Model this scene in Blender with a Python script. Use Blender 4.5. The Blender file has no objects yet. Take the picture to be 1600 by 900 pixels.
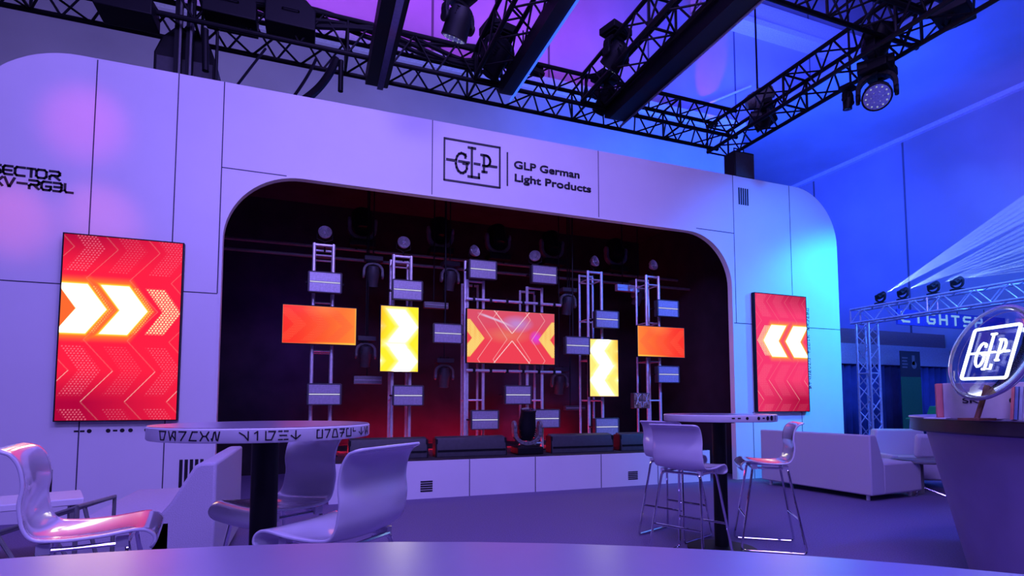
import bpy, math, random
import numpy as np
from mathutils import Vector, Matrix
random.seed(7)
PI = math.pi
scene = bpy.context.scene
COL = scene.collection

# ------------------------------------------------------------------ camera
# world frame: X along the booth front, Y into the booth (front face at Y=0), Z up
F, CX, CY, HZ = 850.0, 800.0, 575.0, 630.0
TH = math.radians(20.5); D = 6.82; EYE = 1.19
PITCH = math.atan((HZ - CY) / F)
ct, st = math.cos(TH), math.sin(TH)
cam_data = bpy.data.cameras.new('camera')
cam = bpy.data.objects.new('camera', cam_data); COL.objects.link(cam)
cam.location = (0, -D, EYE)
cam.rotation_euler = (PI / 2 + PITCH, 0, -TH)
cam_data.sensor_width = 36.0
cam_data.lens = F / 1600 * 36.0
cam_data.shift_y = (CY - 450) / 1600
cam_data.clip_end = 200
scene.camera = cam

def ray(px, py):
    x = (px - CX) / F; y = (CY - py) / F
    fy = math.cos(PITCH) - y * math.sin(PITCH); fz = math.sin(PITCH) + y * math.cos(PITCH)
    return (x * ct + fy * st, -x * st + fy * ct, fz)
def on_y(px, py, Y):            # X, Z of the photo point on the vertical plane Y
    r = ray(px, py); t = (Y + D) / r[1]
    return (r[0] * t, EYE + r[2] * t)
def on_z(px, py, z):            # X, Y of the photo point on the horizontal plane z
    r = ray(px, py); t = (z - EYE) / r[2]
    return (r[0] * t, -D + r[1] * t)
def cw(x, y):                   # ground point x metres right of and y metres ahead of the viewpoint
    return (x * ct + y * st, -x * st + y * ct - D)

# ------------------------------------------------------------------ world, exposure
scene.view_settings.view_transform = 'Standard'
scene.view_settings.look = 'None'
scene.view_settings.gamma = 1
scene.view_settings.use_curve_mapping = False
scene.view_settings.exposure = 0.0
scene.cycles.max_bounces = 6
scene.cycles.use_denoising = True
scene.cycles.sample_clamp_indirect = 4.0
world = bpy.data.worlds.new('world'); scene.world = world
world.use_nodes = True
wb = world.node_tree.nodes['Background']
wb.inputs['Color'].default_value = (0.22, 0.13, 0.85, 1)
wb.inputs['Strength'].default_value = 0.10

def aim(o, target):
    d = Vector(target) - o.location
    o.rotation_euler = d.to_track_quat('-Z', 'Y').to_euler()
def spot(name, loc, target, color, energy, angle=40, blend=0.6, radius=0.12):
    l = bpy.data.lights.new(name, 'SPOT'); o = bpy.data.objects.new(name, l); COL.objects.link(o)
    l.color = color; l.energy = energy; l.spot_size = math.radians(angle); l.spot_blend = blend; l.shadow_soft_size = radius
    o.location = loc; aim(o, target); return o
def area(name, loc, target, color, energy, sx, sy):
    l = bpy.data.lights.new(name, 'AREA'); o = bpy.data.objects.new(name, l); COL.objects.link(o)
    l.color = color; l.energy = energy; l.shape = 'RECTANGLE'; l.size = sx; l.size_y = sy
    o.location = loc; aim(o, target); return o
LAV = (0.40, 0.25, 1.0)
# front wash of the booth from the rig over the hall, plus an added furniture fill
area('wash_left', (-1.5, -7.5, 6.6), (-1.0, 0, 2.2), (0.25, 0.165, 1.0), 285, 3, 1)
area('wash_middle', (1.9, -7.0, 6.8), (2.0, 0, 3.2), (0.41, 0.30, 1.0), 265, 3, 1)
spot('cyan_wash', (10.3, -2.2, 4.6), (8.75, 0, 2.5), (0.01, 0.60, 0.58), 1000, 68, 1.0, 0.2)
spot('blue_wash', (8.5, -6.5, 6.5), (7.2, 0, 2.6), (0.01, 0.16, 1.0), 4200, 44, 1.0, 0.3)
spot('pink_patch', (-2.5, -4.0, 6.0), (-2.3, 0, 4.15), (1.0, 0.08, 0.45), 190, 13, 1.0, 0.1)
spot('pink_patch', (-3.5, -4.0, 5.2), (-2.1, 0, 3.13), (1.0, 0.14, 0.20), 200, 11, 1.0, 0.1)
spot('pink_patch', (-4.0, -4.0, 5.2), (-2.85, 0, 3.05), (1.0, 0.14, 0.22), 260, 11, 1.0, 0.1)
area('furniture_fill', (-1.0, -10.5, 5.2), (0.2, -4.2, 0.9), (0.36, 0.27, 1.0), 150, 3, 1)  # unseen fill added behind the viewpoint to brighten stools and table rims
spot('gantry_blue', (11.8, -3.5, 4.6), (13.4, 0.8, 3.3), (0.03, 0.14, 1.0), 900, 60, 1.0, 0.2)
# hall walls
area('hall_purple_wash', (2.2, 4.8, 11.4), (2.2, 7.7, 17.5), (0.34, 0.045, 0.80), 900, 13, 0.8)
area('hall_blue_wash', (15.5, 3.5, 11.2), (17.5, 7.7, 15.5), (0.02, 0.05, 1.0), 1100, 7, 1.0)
area('hall_low_wash', (1.5, 3.6, 6.0), (1.5, 7.2, 8.2), (0.24, 0.20, 0.62), 300, 15, 0.8)
area('hall_low_blue', (9.5, 3.2, 6.4), (9.8, 7.2, 8.6), (0.01, 0.10, 1.0), 700, 3, 0.6)
spot('side_blue_wash', (12.6, 5.0, 6.5), (19.4, 9.0, 7.0), (0.01, 0.035, 1.0), 3300, 75, 1.0, 0.4)
_rs = on_y(1108, 112, 7.75)
spot('red_streak', (_rs[0] - 1.2, 5.9, 8.9), (_rs[0], 7.75, _rs[1]), (1.0, 0.03, 0.12), 420, 17, 0.5, 0.05)
area('soffit_blue_wash', (12.4, 3.0, 6.4), (15.5, 6.5, 10.5), (0.01, 0.045, 1.0), 950, 3, 2)
spot('brown_wall_wash', (15.0, -1.5, 6.0), (19.4, 2.2, 8.4), (0.75, 0.14, 0.45), 200, 60, 1.0, 0.2)
# floor and furniture
area('floor_wash', (2.0, -4.0, 7.4), (2.6, -2.6, 0), (0.27, 0.17, 1.0), 330, 5, 3)
spot('floor_blue', (6.8, -5.6, 5.6), (5.2, -4.0, 0), (0.01, 0.08, 1.0), 700, 50, 1.0, 0.3)
area('right_booth_wash', (13.5, -0.5, 5.5), (15.5, 4.6, 1.8), (0.04, 0.16, 1.0), 520, 4, 2)

# ------------------------------------------------------------------ materials
def new_mat(name):
    m = bpy.data.materials.new(name); m.use_nodes = True
    return m, m.node_tree.nodes, m.node_tree.links, m.node_tree.nodes['Principled BSDF']
def mat(name, color, rough=0.5, metal=0.0, scale=20.0, amount=0.12, bump=0.0, coat=0.0, spec=0.5):
    m, n, l, b = new_mat(name)
    b.inputs['Roughness'].default_value = rough; b.inputs['Metallic'].default_value = metal
    b.inputs['Coat Weight'].default_value = coat; b.inputs['Coat Roughness'].default_value = 0.05
    b.inputs['Specular IOR Level'].default_value = spec
    tc = n.new('ShaderNodeTexCoord'); nz = n.new('ShaderNodeTexNoise'); nz.inputs['Scale'].default_value = scale
    nz.inputs['Detail'].default_value = 4
    cr = n.new('ShaderNodeValToRGB')
    a = [max(0, c * (1 - amount)) for c in color[:3]] + [1]; z = [min(1, c * (1 + amount)) for c in color[:3]] + [1]
    cr.color_ramp.elements[0].color = a; cr.color_ramp.elements[1].color = z
    cr.color_ramp.elements[0].position = 0.3; cr.color_ramp.elements[1].position = 0.7
    l.new(tc.outputs['Object'], nz.inputs['Vector']); l.new(nz.outputs['Fac'], cr.inputs['Fac']); l.new(cr.outputs['Color'], b.inputs['Base Color'])
    if bump:
        bp = n.new('ShaderNodeBump'); bp.inputs['Strength'].default_value = bump; bp.inputs['Distance'].default_value = 0.01
        l.new(nz.outputs['Fac'], bp.inputs['Height']); l.new(bp.outputs['Normal'], b.inputs['Normal'])
    return m
def emit(name, color, strength):
    m, n, l, b = new_mat(name)
    b.inputs['Base Color'].default_value = (0.02, 0.02, 0.02, 1)
    b.inputs['Emission Color'].default_value = (*color, 1); b.inputs['Emission Strength'].default_value = strength
    b.inputs['Roughness'].default_value = 0.3
    return m
def screen_mat(name, strength):
    m, n, l, b = new_mat(name)
    at = n.new('ShaderNodeAttribute'); at.attribute_name = 'picture'
    b.inputs['Base Color'].default_value = (0.01, 0.01, 0.01, 1); b.inputs['Roughness'].default_value = 0.15; b.inputs['Specular IOR Level'].default_value = 0.2
    l.new(at.outputs['Color'], b.inputs['Emission Color']); b.inputs['Emission Strength'].default_value = strength
    return m
M = {}
M['white_panel'] = mat('white_panel', (0.78, 0.77, 0.80), 0.42, scale=1.2, amount=0.03)
M['seam'] = mat('seam', (0.05, 0.05, 0.08), 0.8)
M['ink'] = mat('black_vinyl', (0.006, 0.005, 0.012), 0.5)
M['black'] = mat('black_plastic', (0.005, 0.005, 0.008), 0.55, spec=0.25)
M['drape'] = mat('black_drape', (0.020, 0.014, 0.022), 0.95, scale=3, amount=0.3)
M['black_metal'] = mat('black_metal', (0.005, 0.005, 0.008), 0.5, 0.2, spec=0.3)
M['dark_grey'] = mat('dark_grey_plastic', (0.05, 0.05, 0.06), 0.5)
M['mid_grey'] = mat('grey_plastic', (0.16, 0.16, 0.17), 0.45)
M['alu'] = mat('aluminium', (0.80, 0.80, 0.84), 0.35, 0.45, amount=0.1)
M['chrome'] = mat('chrome', (0.75, 0.75, 0.78), 0.08, 1.0, amount=0.02)
M['shell'] = mat('white_shell_plastic', (0.72, 0.71, 0.80), 0.20, scale=4, amount=0.02, coat=1.0)
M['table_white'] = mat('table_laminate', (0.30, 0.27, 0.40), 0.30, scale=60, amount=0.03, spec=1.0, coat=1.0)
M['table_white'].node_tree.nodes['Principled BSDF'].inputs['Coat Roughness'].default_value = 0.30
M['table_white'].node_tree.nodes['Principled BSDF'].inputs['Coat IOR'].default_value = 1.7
M['table_edge'] = mat('table_edging', (0.74, 0.73, 0.78), 0.4, scale=8, amount=0.03)
M['fabric'] = mat('white_upholstery', (0.52, 0.48, 0.58), 0.9, scale=150, amount=0.08, bump=0.25)
M['carpet'] = mat('grey_carpet', (0.16, 0.12, 0.25), 0.75, scale=90, amount=0.22, bump=0.3)
M['concrete'] = None
def wall_mat(name, color, step, joint=0.035, rough=0.7):
    m, n, l, b = new_mat(name)
    tc = n.new('ShaderNodeTexCoord'); sp = n.new('ShaderNodeSeparateXYZ'); l.new(tc.outputs['Object'], sp.inputs[0])
    ad = n.new('ShaderNodeMath'); ad.operation = 'ADD'; l.new(sp.outputs['X'], ad.inputs[0]); l.new(sp.outputs['Y'], ad.inputs[1])
    md = n.new('ShaderNodeMath'); md.operation = 'PINGPONG'; md.inputs[1].default_value = step / 2; l.new(ad.outputs[0], md.inputs[0])
    ls = n.new('ShaderNodeMath'); ls.operation = 'LESS_THAN'; ls.inputs[1].default_value = joint; l.new(md.outputs[0], ls.inputs[0])
    nz = n.new('ShaderNodeTexNoise'); nz.inputs['Scale'].default_value = 0.5; nz.inputs['Detail'].default_value = 6; l.new(tc.outputs['Object'], nz.inputs['Vector'])
    cr = n.new('ShaderNodeValToRGB'); cr.color_ramp.elements[0].position = 0.3; cr.color_ramp.elements[1].position = 0.7
    cr.color_ramp.elements[0].color = [c * 0.85 for c in color] + [1]; cr.color_ramp.elements[1].color = [c * 1.1 for c in color] + [1]
    l.new(nz.outputs['Fac'], cr.inputs['Fac'])
    mx = n.new('ShaderNodeMix'); mx.data_type = 'RGBA'; l.new(ls.outputs[0], mx.inputs['Factor']); l.new(cr.outputs['Color'], mx.inputs['A'])
    mx.inputs['B'].default_value = [c * 0.25 for c in color] + [1]
    l.new(mx.outputs['Result'], b.inputs['Base Color']); b.inputs['Roughness'].default_value = rough
    return m
M['concrete'] = wall_mat('concrete_panels', (0.42, 0.41, 0.42), 3.6)
M['plain_wall'] = wall_mat('painted_panels', (0.50, 0.50, 0.52), 60, 0.0)
M['trim'] = mat('trim_white', (0.75, 0.75, 0.78), 0.6)

# ------------------------------------------------------------------ mesh builder
class MB:
    def __init__(s): s.v = []; s.f = []; s.m = []
    def add(s, vs, fs, mi=0):
        o = len(s.v); s.v += [tuple(v) for v in vs]
        for f in fs: s.f.append([o + i for i in f]); s.m.append(mi)
    def box(s, c, size, rot=None, mi=0):
        x, y, z = [d / 2 for d in size]
        vs = [Vector((a, b, d)) for a in (-x, x) for b in (-y, y) for d in (-z, z)]
        if rot is not None: vs = [rot @ v for v in vs]
        c = Vector(c); vs = [v + c for v in vs]
        s.add(vs, [(0, 1, 3, 2), (4, 6, 7, 5), (0, 4, 5, 1), (2, 3, 7, 6), (0, 2, 6, 4), (1, 5, 7, 3)], mi)
    def bb(s, x0, x1, y0, y1, z0, z1, mi=0): s.box(((x0 + x1) / 2, (y0 + y1) / 2, (z0 + z1) / 2), (x1 - x0, y1 - y0, z1 - z0), mi=mi)
    def tube(s, path, r, n=10, mi=0, closed=False):
        P = [Vector(p) for p in path]; k = len(P); rings = []
        up = Vector((0, 0, 1)); prev = None
        for i in range(k):
            if closed: t = P[(i + 1) % k] - P[i - 1]
            else: t = P[min(i + 1, k - 1)] - P[max(i - 1, 0)]
            t.normalize()
            if prev is None:
                a = up if abs(t.dot(up)) < 0.95 else Vector((1, 0, 0))
                nrm = (a - t * a.dot(t)).normalized()
            else: nrm = (prev - t * prev.dot(t)).normalized()
            prev = nrm; b = t.cross(nrm)
            rr = r[i] if isinstance(r, (list, tuple)) else r
            rings.append([P[i] + (nrm * math.cos(2 * PI * j / n) + b * math.sin(2 * PI * j / n)) * rr for j in range(n)])
        vs = [v for ring in rings for v in ring]; fs = []
        for i in range(k - (0 if closed else 1)):
            i2 = (i + 1) % k
            for j in range(n): fs.append((i * n + j, i * n + (j + 1) % n, i2 * n + (j + 1) % n, i2 * n + j))
        if not closed: fs += [tuple(range(n))[::-1], tuple((k - 1) * n + j for j in range(n))]
        s.add(vs, fs, mi)
    def cyl(s, a, b, r, n=16, mi=0): s.tube([a, b], r, n, mi)
    def lathe(s, prof, n=32, M4=None, mi=0):      # prof: (radius, height) along local z
        vs = []; fs = []
        for (r, z) in prof:
            for j in range(n): vs.append(Vector((r * math.cos(2 * PI * j / n), r * math.sin(2 * PI * j / n), z)))
        for i in range(len(prof) - 1):
            for j in range(n): fs.append((i * n + j, i * n + (j + 1) % n, (i + 1) * n + (j + 1) % n, (i + 1) * n + j))
        fs.append(tuple(range(n))[::-1]); fs.append(tuple((len(prof) - 1) * n + j for j in range(n)))
        if M4 is not None: vs = [M4 @ v for v in vs]
        s.add(vs, fs, mi)
    def prism(s, poly, y0, y1, mi=0, fn=None):     # poly in (x, z), extruded along y
        n = len(poly); vs = [Vector((x, y0, z)) for x, z in poly] + [Vector((x, y1, z)) for x, z in poly]
        if fn: vs = [fn(v) for v in vs]
        s.add(vs, [tuple(range(n)), tuple(range(2 * n - 1, n - 1, -1))] + [(i, (i + 1) % n + 0, (i + 1) % n + n, i + n)[::-1] for i in range(n)], mi)
    def build(s, name, mats, parent=None, smooth=35, bevel=0, loc=None, rot=None):
        me = bpy.data.meshes.new(name); me.from_pydata(s.v, [], s.f)
        if not isinstance(mats, (list, tuple)): mats = [mats]
        for m in mats: me.materials.append(M[m] if isinstance(m, str) else m)
        me.polygons.foreach_set('material_index', s.m)
        if smooth:
            me.polygons.foreach_set('use_smooth', [True] * len(me.polygons)); me.set_sharp_from_angle(angle=math.radians(smooth))
        me.validate(); me.update()
        o = bpy.data.objects.new(name, me); COL.objects.link(o)
        if parent: o.parent = parent
        if loc: o.location = loc
        if rot: o.rotation_euler = rot
        if bevel:
            b = o.modifiers.new('bevel', 'BEVEL'); b.width = bevel; b.segments = 3; b.limit_method = 'ANGLE'
        return o
def empty(name, loc=(0, 0, 0), rz=0):
    o = bpy.data.objects.new(name, None); COL.objects.link(o); o.location = loc; o.rotation_euler = (0, 0, rz); o.empty_display_size = 0.1
    return o
def tag(o, label=None, cat=None, group=None, kind=None):
    if label: o['label'] = label
    if cat: o['category'] = cat
    if group: o['group'] = group
    if kind: o['kind'] = kind
    return o
def copy_tree(o, parent=None):
    kids = list(o.children); c = o.copy(); COL.objects.link(c)
    if parent: c.parent = parent
    for k in kids: copy_tree(k, c)
    return c
def structure(o, label=None):
    o['kind'] = 'structure'
    if label: o['label'] = label
    return o

# strokes drawn on a surface: pl = polylines in (s, t), fn(s, t, n) -> point, w = stroke width
def strokes(mb, pls, fn, w, depth=0.002, mi=0, split=1):
    for pl in pls:
        for a, b in zip(pl[:-1], pl[1:]):
            dx, dy = b[0] - a[0], b[1] - a[1]; L = math.hypot(dx, dy)
            if L < 1e-6: continue
            dx /= L; dy /= L; e = w * 0.42; px, py = -dy * w / 2, dx * w / 2
            k = max(1, split)
            A = (a[0] - dx * e, a[1] - dy * e); B = (b[0] + dx * e, b[1] + dy * e)
            for i in range(k):
                p = (A[0] + (B[0] - A[0]) * i / k, A[1] + (B[1] - A[1]) * i / k); q = (A[0] + (B[0] - A[0]) * (i + 1) / k, A[1] + (B[1] - A[1]) * (i + 1) / k)
                vs = [fn(x + sx * px, y + sx * py, n) for n in (0, depth) for (x, y) in (p, q) for sx in (-1, 1)]
                mb.add(vs, [(4, 6, 7, 5), (0, 1, 3, 2), (0, 4, 5, 1), (2, 3, 7, 6), (0, 2, 6, 4), (1, 5, 7, 3)], mi)
def disc(mb, c, r, fn, depth=0.002, n=20, mi=0):
    vs = [fn(c[0] + r * math.cos(2 * PI * j / n), c[1] + r * math.sin(2 * PI * j / n), k) for k in (0, depth) for j in range(n)]
    mb.add(vs, [tuple(n + j for j in range(n))] + [(j, (j + 1) % n, n + (j + 1) % n, n + j) for j in range(n)], mi)
def place(pls, x, y, w, h): return [[(x + a * w, y + b * h) for a, b in pl] for pl in pls]
ALIEN = {
 'a': [[(.05, 1), (.95, 1), (.72, 0), (.25, 0), (.12, .95)]],
 'b': [[(0, 1), (.25, 0), (.6, 1), (.9, 1), (.9, 0)], [(.45, .6), (.9, .1)]],
 'c': [[(0, 1), (.9, 1), (.3, 0)]],
 'd': [[(.95, 1), (.35, 1), (0, 0), (.85, 0)]],
 'e': [[(0, 1), (.3, .5), (.7, .5), (1, 1)], [(0, 0), (.3, .5)], [(.7, .5), (1, 0)]],
 'f': [[(0, .2), (.1, 0), (.3, .95), (.45, 1), (.6, .1), (.75, 0), (.95, 1)]],
 'g': [[(0, .9), (.5, .55), (.9, 0), (.9, 1)]],
 'h': [[(.2, .8), (.5, 1), (.5, 0)]],
 'i': [[(0, 1), (0, 0), (.6, 0), (1, 1), (.3, 1)]],
 'j': [[(0, 1), (.35, 1)], [(.6, 1), (1, 1)], [(.15, .5), (.85, .5)], [(0, 0), (.4, 0)], [(.6, 0), (1, 0)]],
 'k': [[(.5, 1), (.5, 0)], [(0, .45), (.5, 0), (1, .45)]],
 'l': [[(.35, 1), (0, 1), (0, 0), (.9, 0), (.9, 1)]],
 'm': [[(0, 0), (.25, 1), (.7, 1), (1, 0), (0, 0)]],
 'n': [[(0, 1), (.9, 1), (.3, 0)], [(.1, .5), (.8, .5)]],
 'o': [[(0, 1), (.0, .6)], [(.0, .6), (.5, .6)]],
}
TECH = {
 'S': [[(1, 1), (.15, 1), (0, .85), (0, .62), (.12, .5), (.88, .5), (1, .38), (1, .12), (.88, 0), (0, 0)]],
 'E': [[(1, 1), (.2, 1), (0, .8), (0, .2), (.2, 0), (1, 0)], [(.05, .5), (.9, .5)]],
 'C': [[(1, 1), (.2, 1), (0, .8), (0, .2), (.2, 0), (1, 0)]],
 'T': [[(0, 1), (1, 1)], [(.5, 1), (.5, 0)]],
 'O': [[(.2, 1), (.8, 1), (1, .8), (1, .2), (.8, 0), (.2, 0), (0, .2), (0, .8), (.2, 1)]],
 'R': [[(0, 1), (.85, 1), (1, .85), (1, .62), (.85, .48), (.2, .48), (0, .3), (0, 0)], [(.45, .45), (1, 0)]],
 'X': [[(0, 1), (1, 0)], [(1, 1), (0, 0)]],
 'V': [[(0, 1), (.45, 0), (.55, 0), (1, 1)]],
 '-': [[(0, .5), (1, .5)]],
 'G': [[(1, 1), (.2, 1), (0, .8), (0, .2), (.2, 0), (.85, 0), (1, .15), (1, .45), (.5, .45)]],
 '3': [[(0, 1), (.85, 1), (1, .85), (1, .15), (.85, 0), (0, 0)], [(.1, .5), (1, .5)]],
 'L': [[(0, 1), (0, .2), (.2, 0), (1, 0)]],
 'I': [[(.5, 1), (.5, 0)]],
 'H': [[(0, 1), (0, 0)], [(1, 1), (1, 0)], [(0, .5), (1, .5)]],
 'P': [[(0, 0), (0, 1), (.85, 1), (1, .85), (1, .62), (.85, .48), (0, .48)]],
}
def arc(cx, cy, rx, ry, a0, a1, n=12): return [(cx + rx * math.cos(math.radians(a0 + (a1 - a0) * i / n)), cy + ry * math.sin(math.radians(a0 + (a1 - a0) * i / n))) for i in range(n + 1)]
# emblem strokes in a unit square: dash G dash L dash P dash, the L taller than its neighbours
EMB = [[(.06, .5), (.18, .5)], arc(.32, .46, .105, .26, 48, 330), [(.41, .46), (.41, .33)], [(.27, .50), (.45, .50)], [(.385, .70), (.385, .62)], [(.35, .46), (.43, .46)],
       [(.50, .90), (.50, .14), (.63, .14), (.63, .24)], [(.44, .90), (.56, .90)], [(.44, .14), (.50, .14)], [(.55, .5), (.64, .5)],
       [(.72, .76), (.72, .32)], [(.67, .76), (.76, .76)], arc(.76, .62, .075, .14, 90, -90, 8), [(.70, .48), (.76, .48)], [(.69, .32), (.77, .32)], [(.83, .5), (.95, .5)]]


# ------------------------------------------------------------------ the hall
b = MB(); b.box((6, 2, -0.05), (60, 40, 0.1)); structure(b.build('floor', 'carpet'))
b = MB(); b.bb(-24, 13.6, 7.2, 7.5, 0, 10.5); structure(b.build('wall_back', 'plain_wall'))
b = MB(); b.bb(-24, 34, 7.75, 8.0, 10.62, 24); b.bb(-24, 13.6, 7.75, 8.0, 10.2, 10.62); structure(b.build('wall_back_upper', 'concrete'))
b = MB(); b.bb(-24, 13.6, 7.05, 7.75, 10.28, 10.62); structure(b.build('trim_1', 'trim'))
b = MB(); b.bb(12, 34, 7.3, 7.75, 14.5, 15.3); b.bb(12, 34, 7.15, 7.75, 14.35, 14.55); structure(b.build('trim_2', 'trim'))
b = MB(); b.bb(19.4, 19.7, -14, 34, 0, 10.5); structure(b.build('wall_right', 'concrete'))
b = MB(); b.bb(13.6, 25, -14, 34, 10.5, 10.62); structure(b.build('ceiling', 'plain_wall'))
b = MB(); b.bb(19.22, 19.4, -14, 34, 10.36, 10.5); structure(b.build('trim_3', 'trim'))
b = MB(); b.cyl((11.7, 7.5, 10.9), (14.3, 7.5, 12.3), 0.04, 8); structure(b.build('trim_4', 'trim'))

# ------------------------------------------------------------------ the booth front
def fwall(s_, t_, n_): return Vector((s_, -n_, t_))
XL, XR, ZT = -3.31, 8.655, 4.885
OL, OR_, OT = -0.97, 6.318, 3.885
def rarc(cx, cz, r, a0, a1, n=16): return arc(cx, cz, r, r, a0, a1, n)
R1, R2 = 0.95, 0.85
outer = [(XL, 0)] + rarc(XL + R1, ZT - R1, R1, 180, 90) + rarc(XR - R1, ZT - R1, R1, 90, 0) + [(XR, 0)]
inner = [(OR_, 0)] + rarc(OR_ - R2, OT - R2, R2, 0, 90) + rarc(OL + R2, OT - R2, R2, 90, 180) + [(OL, 0)]
b = MB()
# front and back skins as quads strips between the outer and inner outlines
def resample(path, n):
    ds = [0]
    for p, q in zip(path[:-1], path[1:]): ds.append(ds[-1] + math.hypot(q[0] - p[0], q[1] - p[1]))
    out = []
    for i in range(n):
        d = ds[-1] * i / (n - 1); k = max(j for j in range(len(ds)) if ds[j] <= d + 1e-9); k = min(k, len(ds) - 2)
        t = (d - ds[k]) / max(1e-9, ds[k + 1] - ds[k]); out.append((path[k][0] + (path[k + 1][0] - path[k][0]) * t, path[k][1] + (path[k + 1][1] - path[k][1]) * t))
    return out
poly = outer + inner
b.prism(poly, 0.0, 0.07)
def seam(x0, z0, x1, z1, w=0.011):
    b.box(((x0 + x1) / 2, -0.0005, (z0 + z1) / 2), (max(w, x1 - x0), 0.003, max(w, z1 - z0)), mi=1)
for x, z0, z1 in [(-2.2, 0, 4.87), (-1.44, 0, 4.885), (-0.985, 2.42, 4.885), (1.441, 3.885, 4.885), (3.898, 3.885, 4.885), (6.375, 2.467, 4.885), (6.66, 0, 1.05), (7.58, 3.0, 4.885), (7.7, 0, 1.05)]:
    seam(x, z0, x, z1)
for x0, x1, z in [(-3.3, -0.985, 2.418), (-0.985, -0.30, 3.875), (5.63, 6.375, 3.925), (6.33, 8.65, 2.467)]:
    seam(x0, z, x1, z)
facade = b.build('booth_wall', ['white_panel', 'seam'], smooth=20)
tag(facade, 'long white panelled booth front with rounded corners and a wide arched stage opening', 'booth wall', kind='thing')
b = MB()    # bright edge trim around the opening
ring = inner[1:-1]; ring = [(OR_, 0.0)] + ring + [(OL, 0.0)]
inn = []
cxm = (OL + OR_) / 2
for (x, z) in ring:
    dx = -0.022 if x > cxm else 0.022
    if abs(z - OT) < 1e-6: inn.append((x, z - 0.022))
    else:
        ccx = OR_ - R2 if x > cxm else OL + R2; ccz = OT - R2
        if z > ccz:
            v_ = Vector((x - ccx, z - ccz)); v_.length = R2 - 0.022; inn.append((ccx + v_.x, ccz + v_.y))
        else: inn.append((x + dx, z))
for i in range(len(ring) - 1):
    a, c_, d_, e_ = ring[i], ring[i + 1], inn[i + 1], inn[i]
    vs = [(p[0], y, p[1]) for y in (-0.012, 0.085) for p in (a, c_, d_, e_)]
    b.add(vs, [(0, 1, 2, 3), (7, 6, 5, 4), (3, 2, 6, 7), (0, 4, 5, 1)])
b.build('opening_trim', 'white_panel', facade)
# lettering on the front
b = MB()
def techline(text, x0, z0, xs, h, w):
    for ch, (a, c_) in zip(text, xs):
        strokes(b, place(TECH[ch], a, z0, c_ - a, h), fwall, w, 0.006)
P2U = lambda p: -2.97 + 0.00531 * p
def lz(px, py): return on_y(px, py, 0)[1]
techline('SECTOR', 0, 3.505, [(P2U(a) + .009, P2U(c_) - .009) for a, c_ in [(-15, 3), (4, 21), (22, 40), (41, 56), (55, 74), (76, 95)]], 0.085, 0.022)
techline('XV-RG3L', 0, 3.385, [(P2U(a) + .009, P2U(c_) - .009) for a, c_ in [(-10, 7), (7, 25), (27, 44), (45, 63), (64, 82), (83, 99), (101, 117)]], 0.085, 0.022)
b.build('lettering', 'ink', facade)
b = MB()
U0, U1, Z0, Z1 = 1.60, 2.37, 4.11, 4.67
strokes(b, [[(U0, Z0), (U1, Z0)], [(U1, Z0), (U1, Z1)], [(U1, Z1), (U0, Z1)], [(U0, Z1), (U0, Z0)]], fwall, 0.022, 0.012)
strokes(b, place(EMB, U0 - 0.01, Z0 + 0.02, U1 - U0 + 0.0, Z1 - Z0 - 0.04), fwall, 0.029, 0.012)
strokes(b, [[(2.48, 4.16), (2.48, 4.615)]], fwall, 0.018, 0.012)
b.build('emblem', 'ink', facade)
def text_mesh(name, txt, width, height, loc, rot, m, parent, bold=0.0, ext=0.004, fit='X'):
    cu = bpy.data.curves.new(name, 'FONT'); cu.body = txt; cu.size = 1.0; cu.extrude = 0.0; cu.offset = bold
    t = bpy.data.objects.new(name, cu); COL.objects.link(t)
    bpy.context.view_layer.update()
    dg = bpy.context.evaluated_depsgraph_get(); me = bpy.data.meshes.new_from_object(t.evaluated_get(dg))
    bpy.data.objects.remove(t); bpy.data.curves.remove(cu)
    xs = [v.co.x for v in me.vertices]; x0, x1 = min(xs), max(xs); sx = width / (x1 - x0); sy = height / 0.72
    for v in me.vertices: v.co = Vector(((v.co.x - x0) * sx, v.co.y * sy, 0))
    # give the letters thickness
    import bmesh
    bm = bmesh.new(); bm.from_mesh(me)
    r = bmesh.ops.extrude_face_region(bm, geom=bm.faces[:]); vv = [g for g in r['geom'] if isinstance(g, bmesh.types.BMVert)]
    bmesh.ops.translate(bm, verts=vv, vec=(0, 0, ext)); bm.to_mesh(me); bm.free()
    me.materials.clear(); me.materials.append(M[m])
    o = bpy.data.objects.new(name, me); COL.objects.link(o); o.location = loc; o.rotation_euler = rot
    if parent: o.parent = parent
    return o
ua, za = on_y(803, 262.5, 0); ub, _ = on_y(905, 277, 0)
text_mesh('lettering', 'GLP German', ub - ua, 0.105, (ua, -0.001, za), (PI / 2, 0, 0), 'ink', facade, 0.018, 0.012)
ua, za = on_y(804, 283, 0); ub, _ = on_y(923, 297, 0)
text_mesh('lettering', 'Light Products', ub - ua, 0.105, (ua, -0.001, za), (PI / 2, 0, 0), 'ink', facade, 0.018, 0.012)
# dashes and dots
b = MB()
def mark(kind, u, z, fn=fwall, s=1.0):
    if kind == 'o': disc(b, (u, z), 0.021 * s, fn)
    else: strokes(b, [[(u - 0.012 * s, z), (u + 0.012 * s, z)]], fn, 0.019 * s)
for kx, kind in [(119, '-'), (128.5, '-'), (139.5, 'o'), (169, 'o'), (180, '-'), (191, 'o'), (204, 'o'), (229, 'o'), (242, '-'), (253, 'o')]:
    u, z = on_y(kx, 674 - (kx - 119) * 0.02, 0); mark(kind, u, z)
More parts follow.
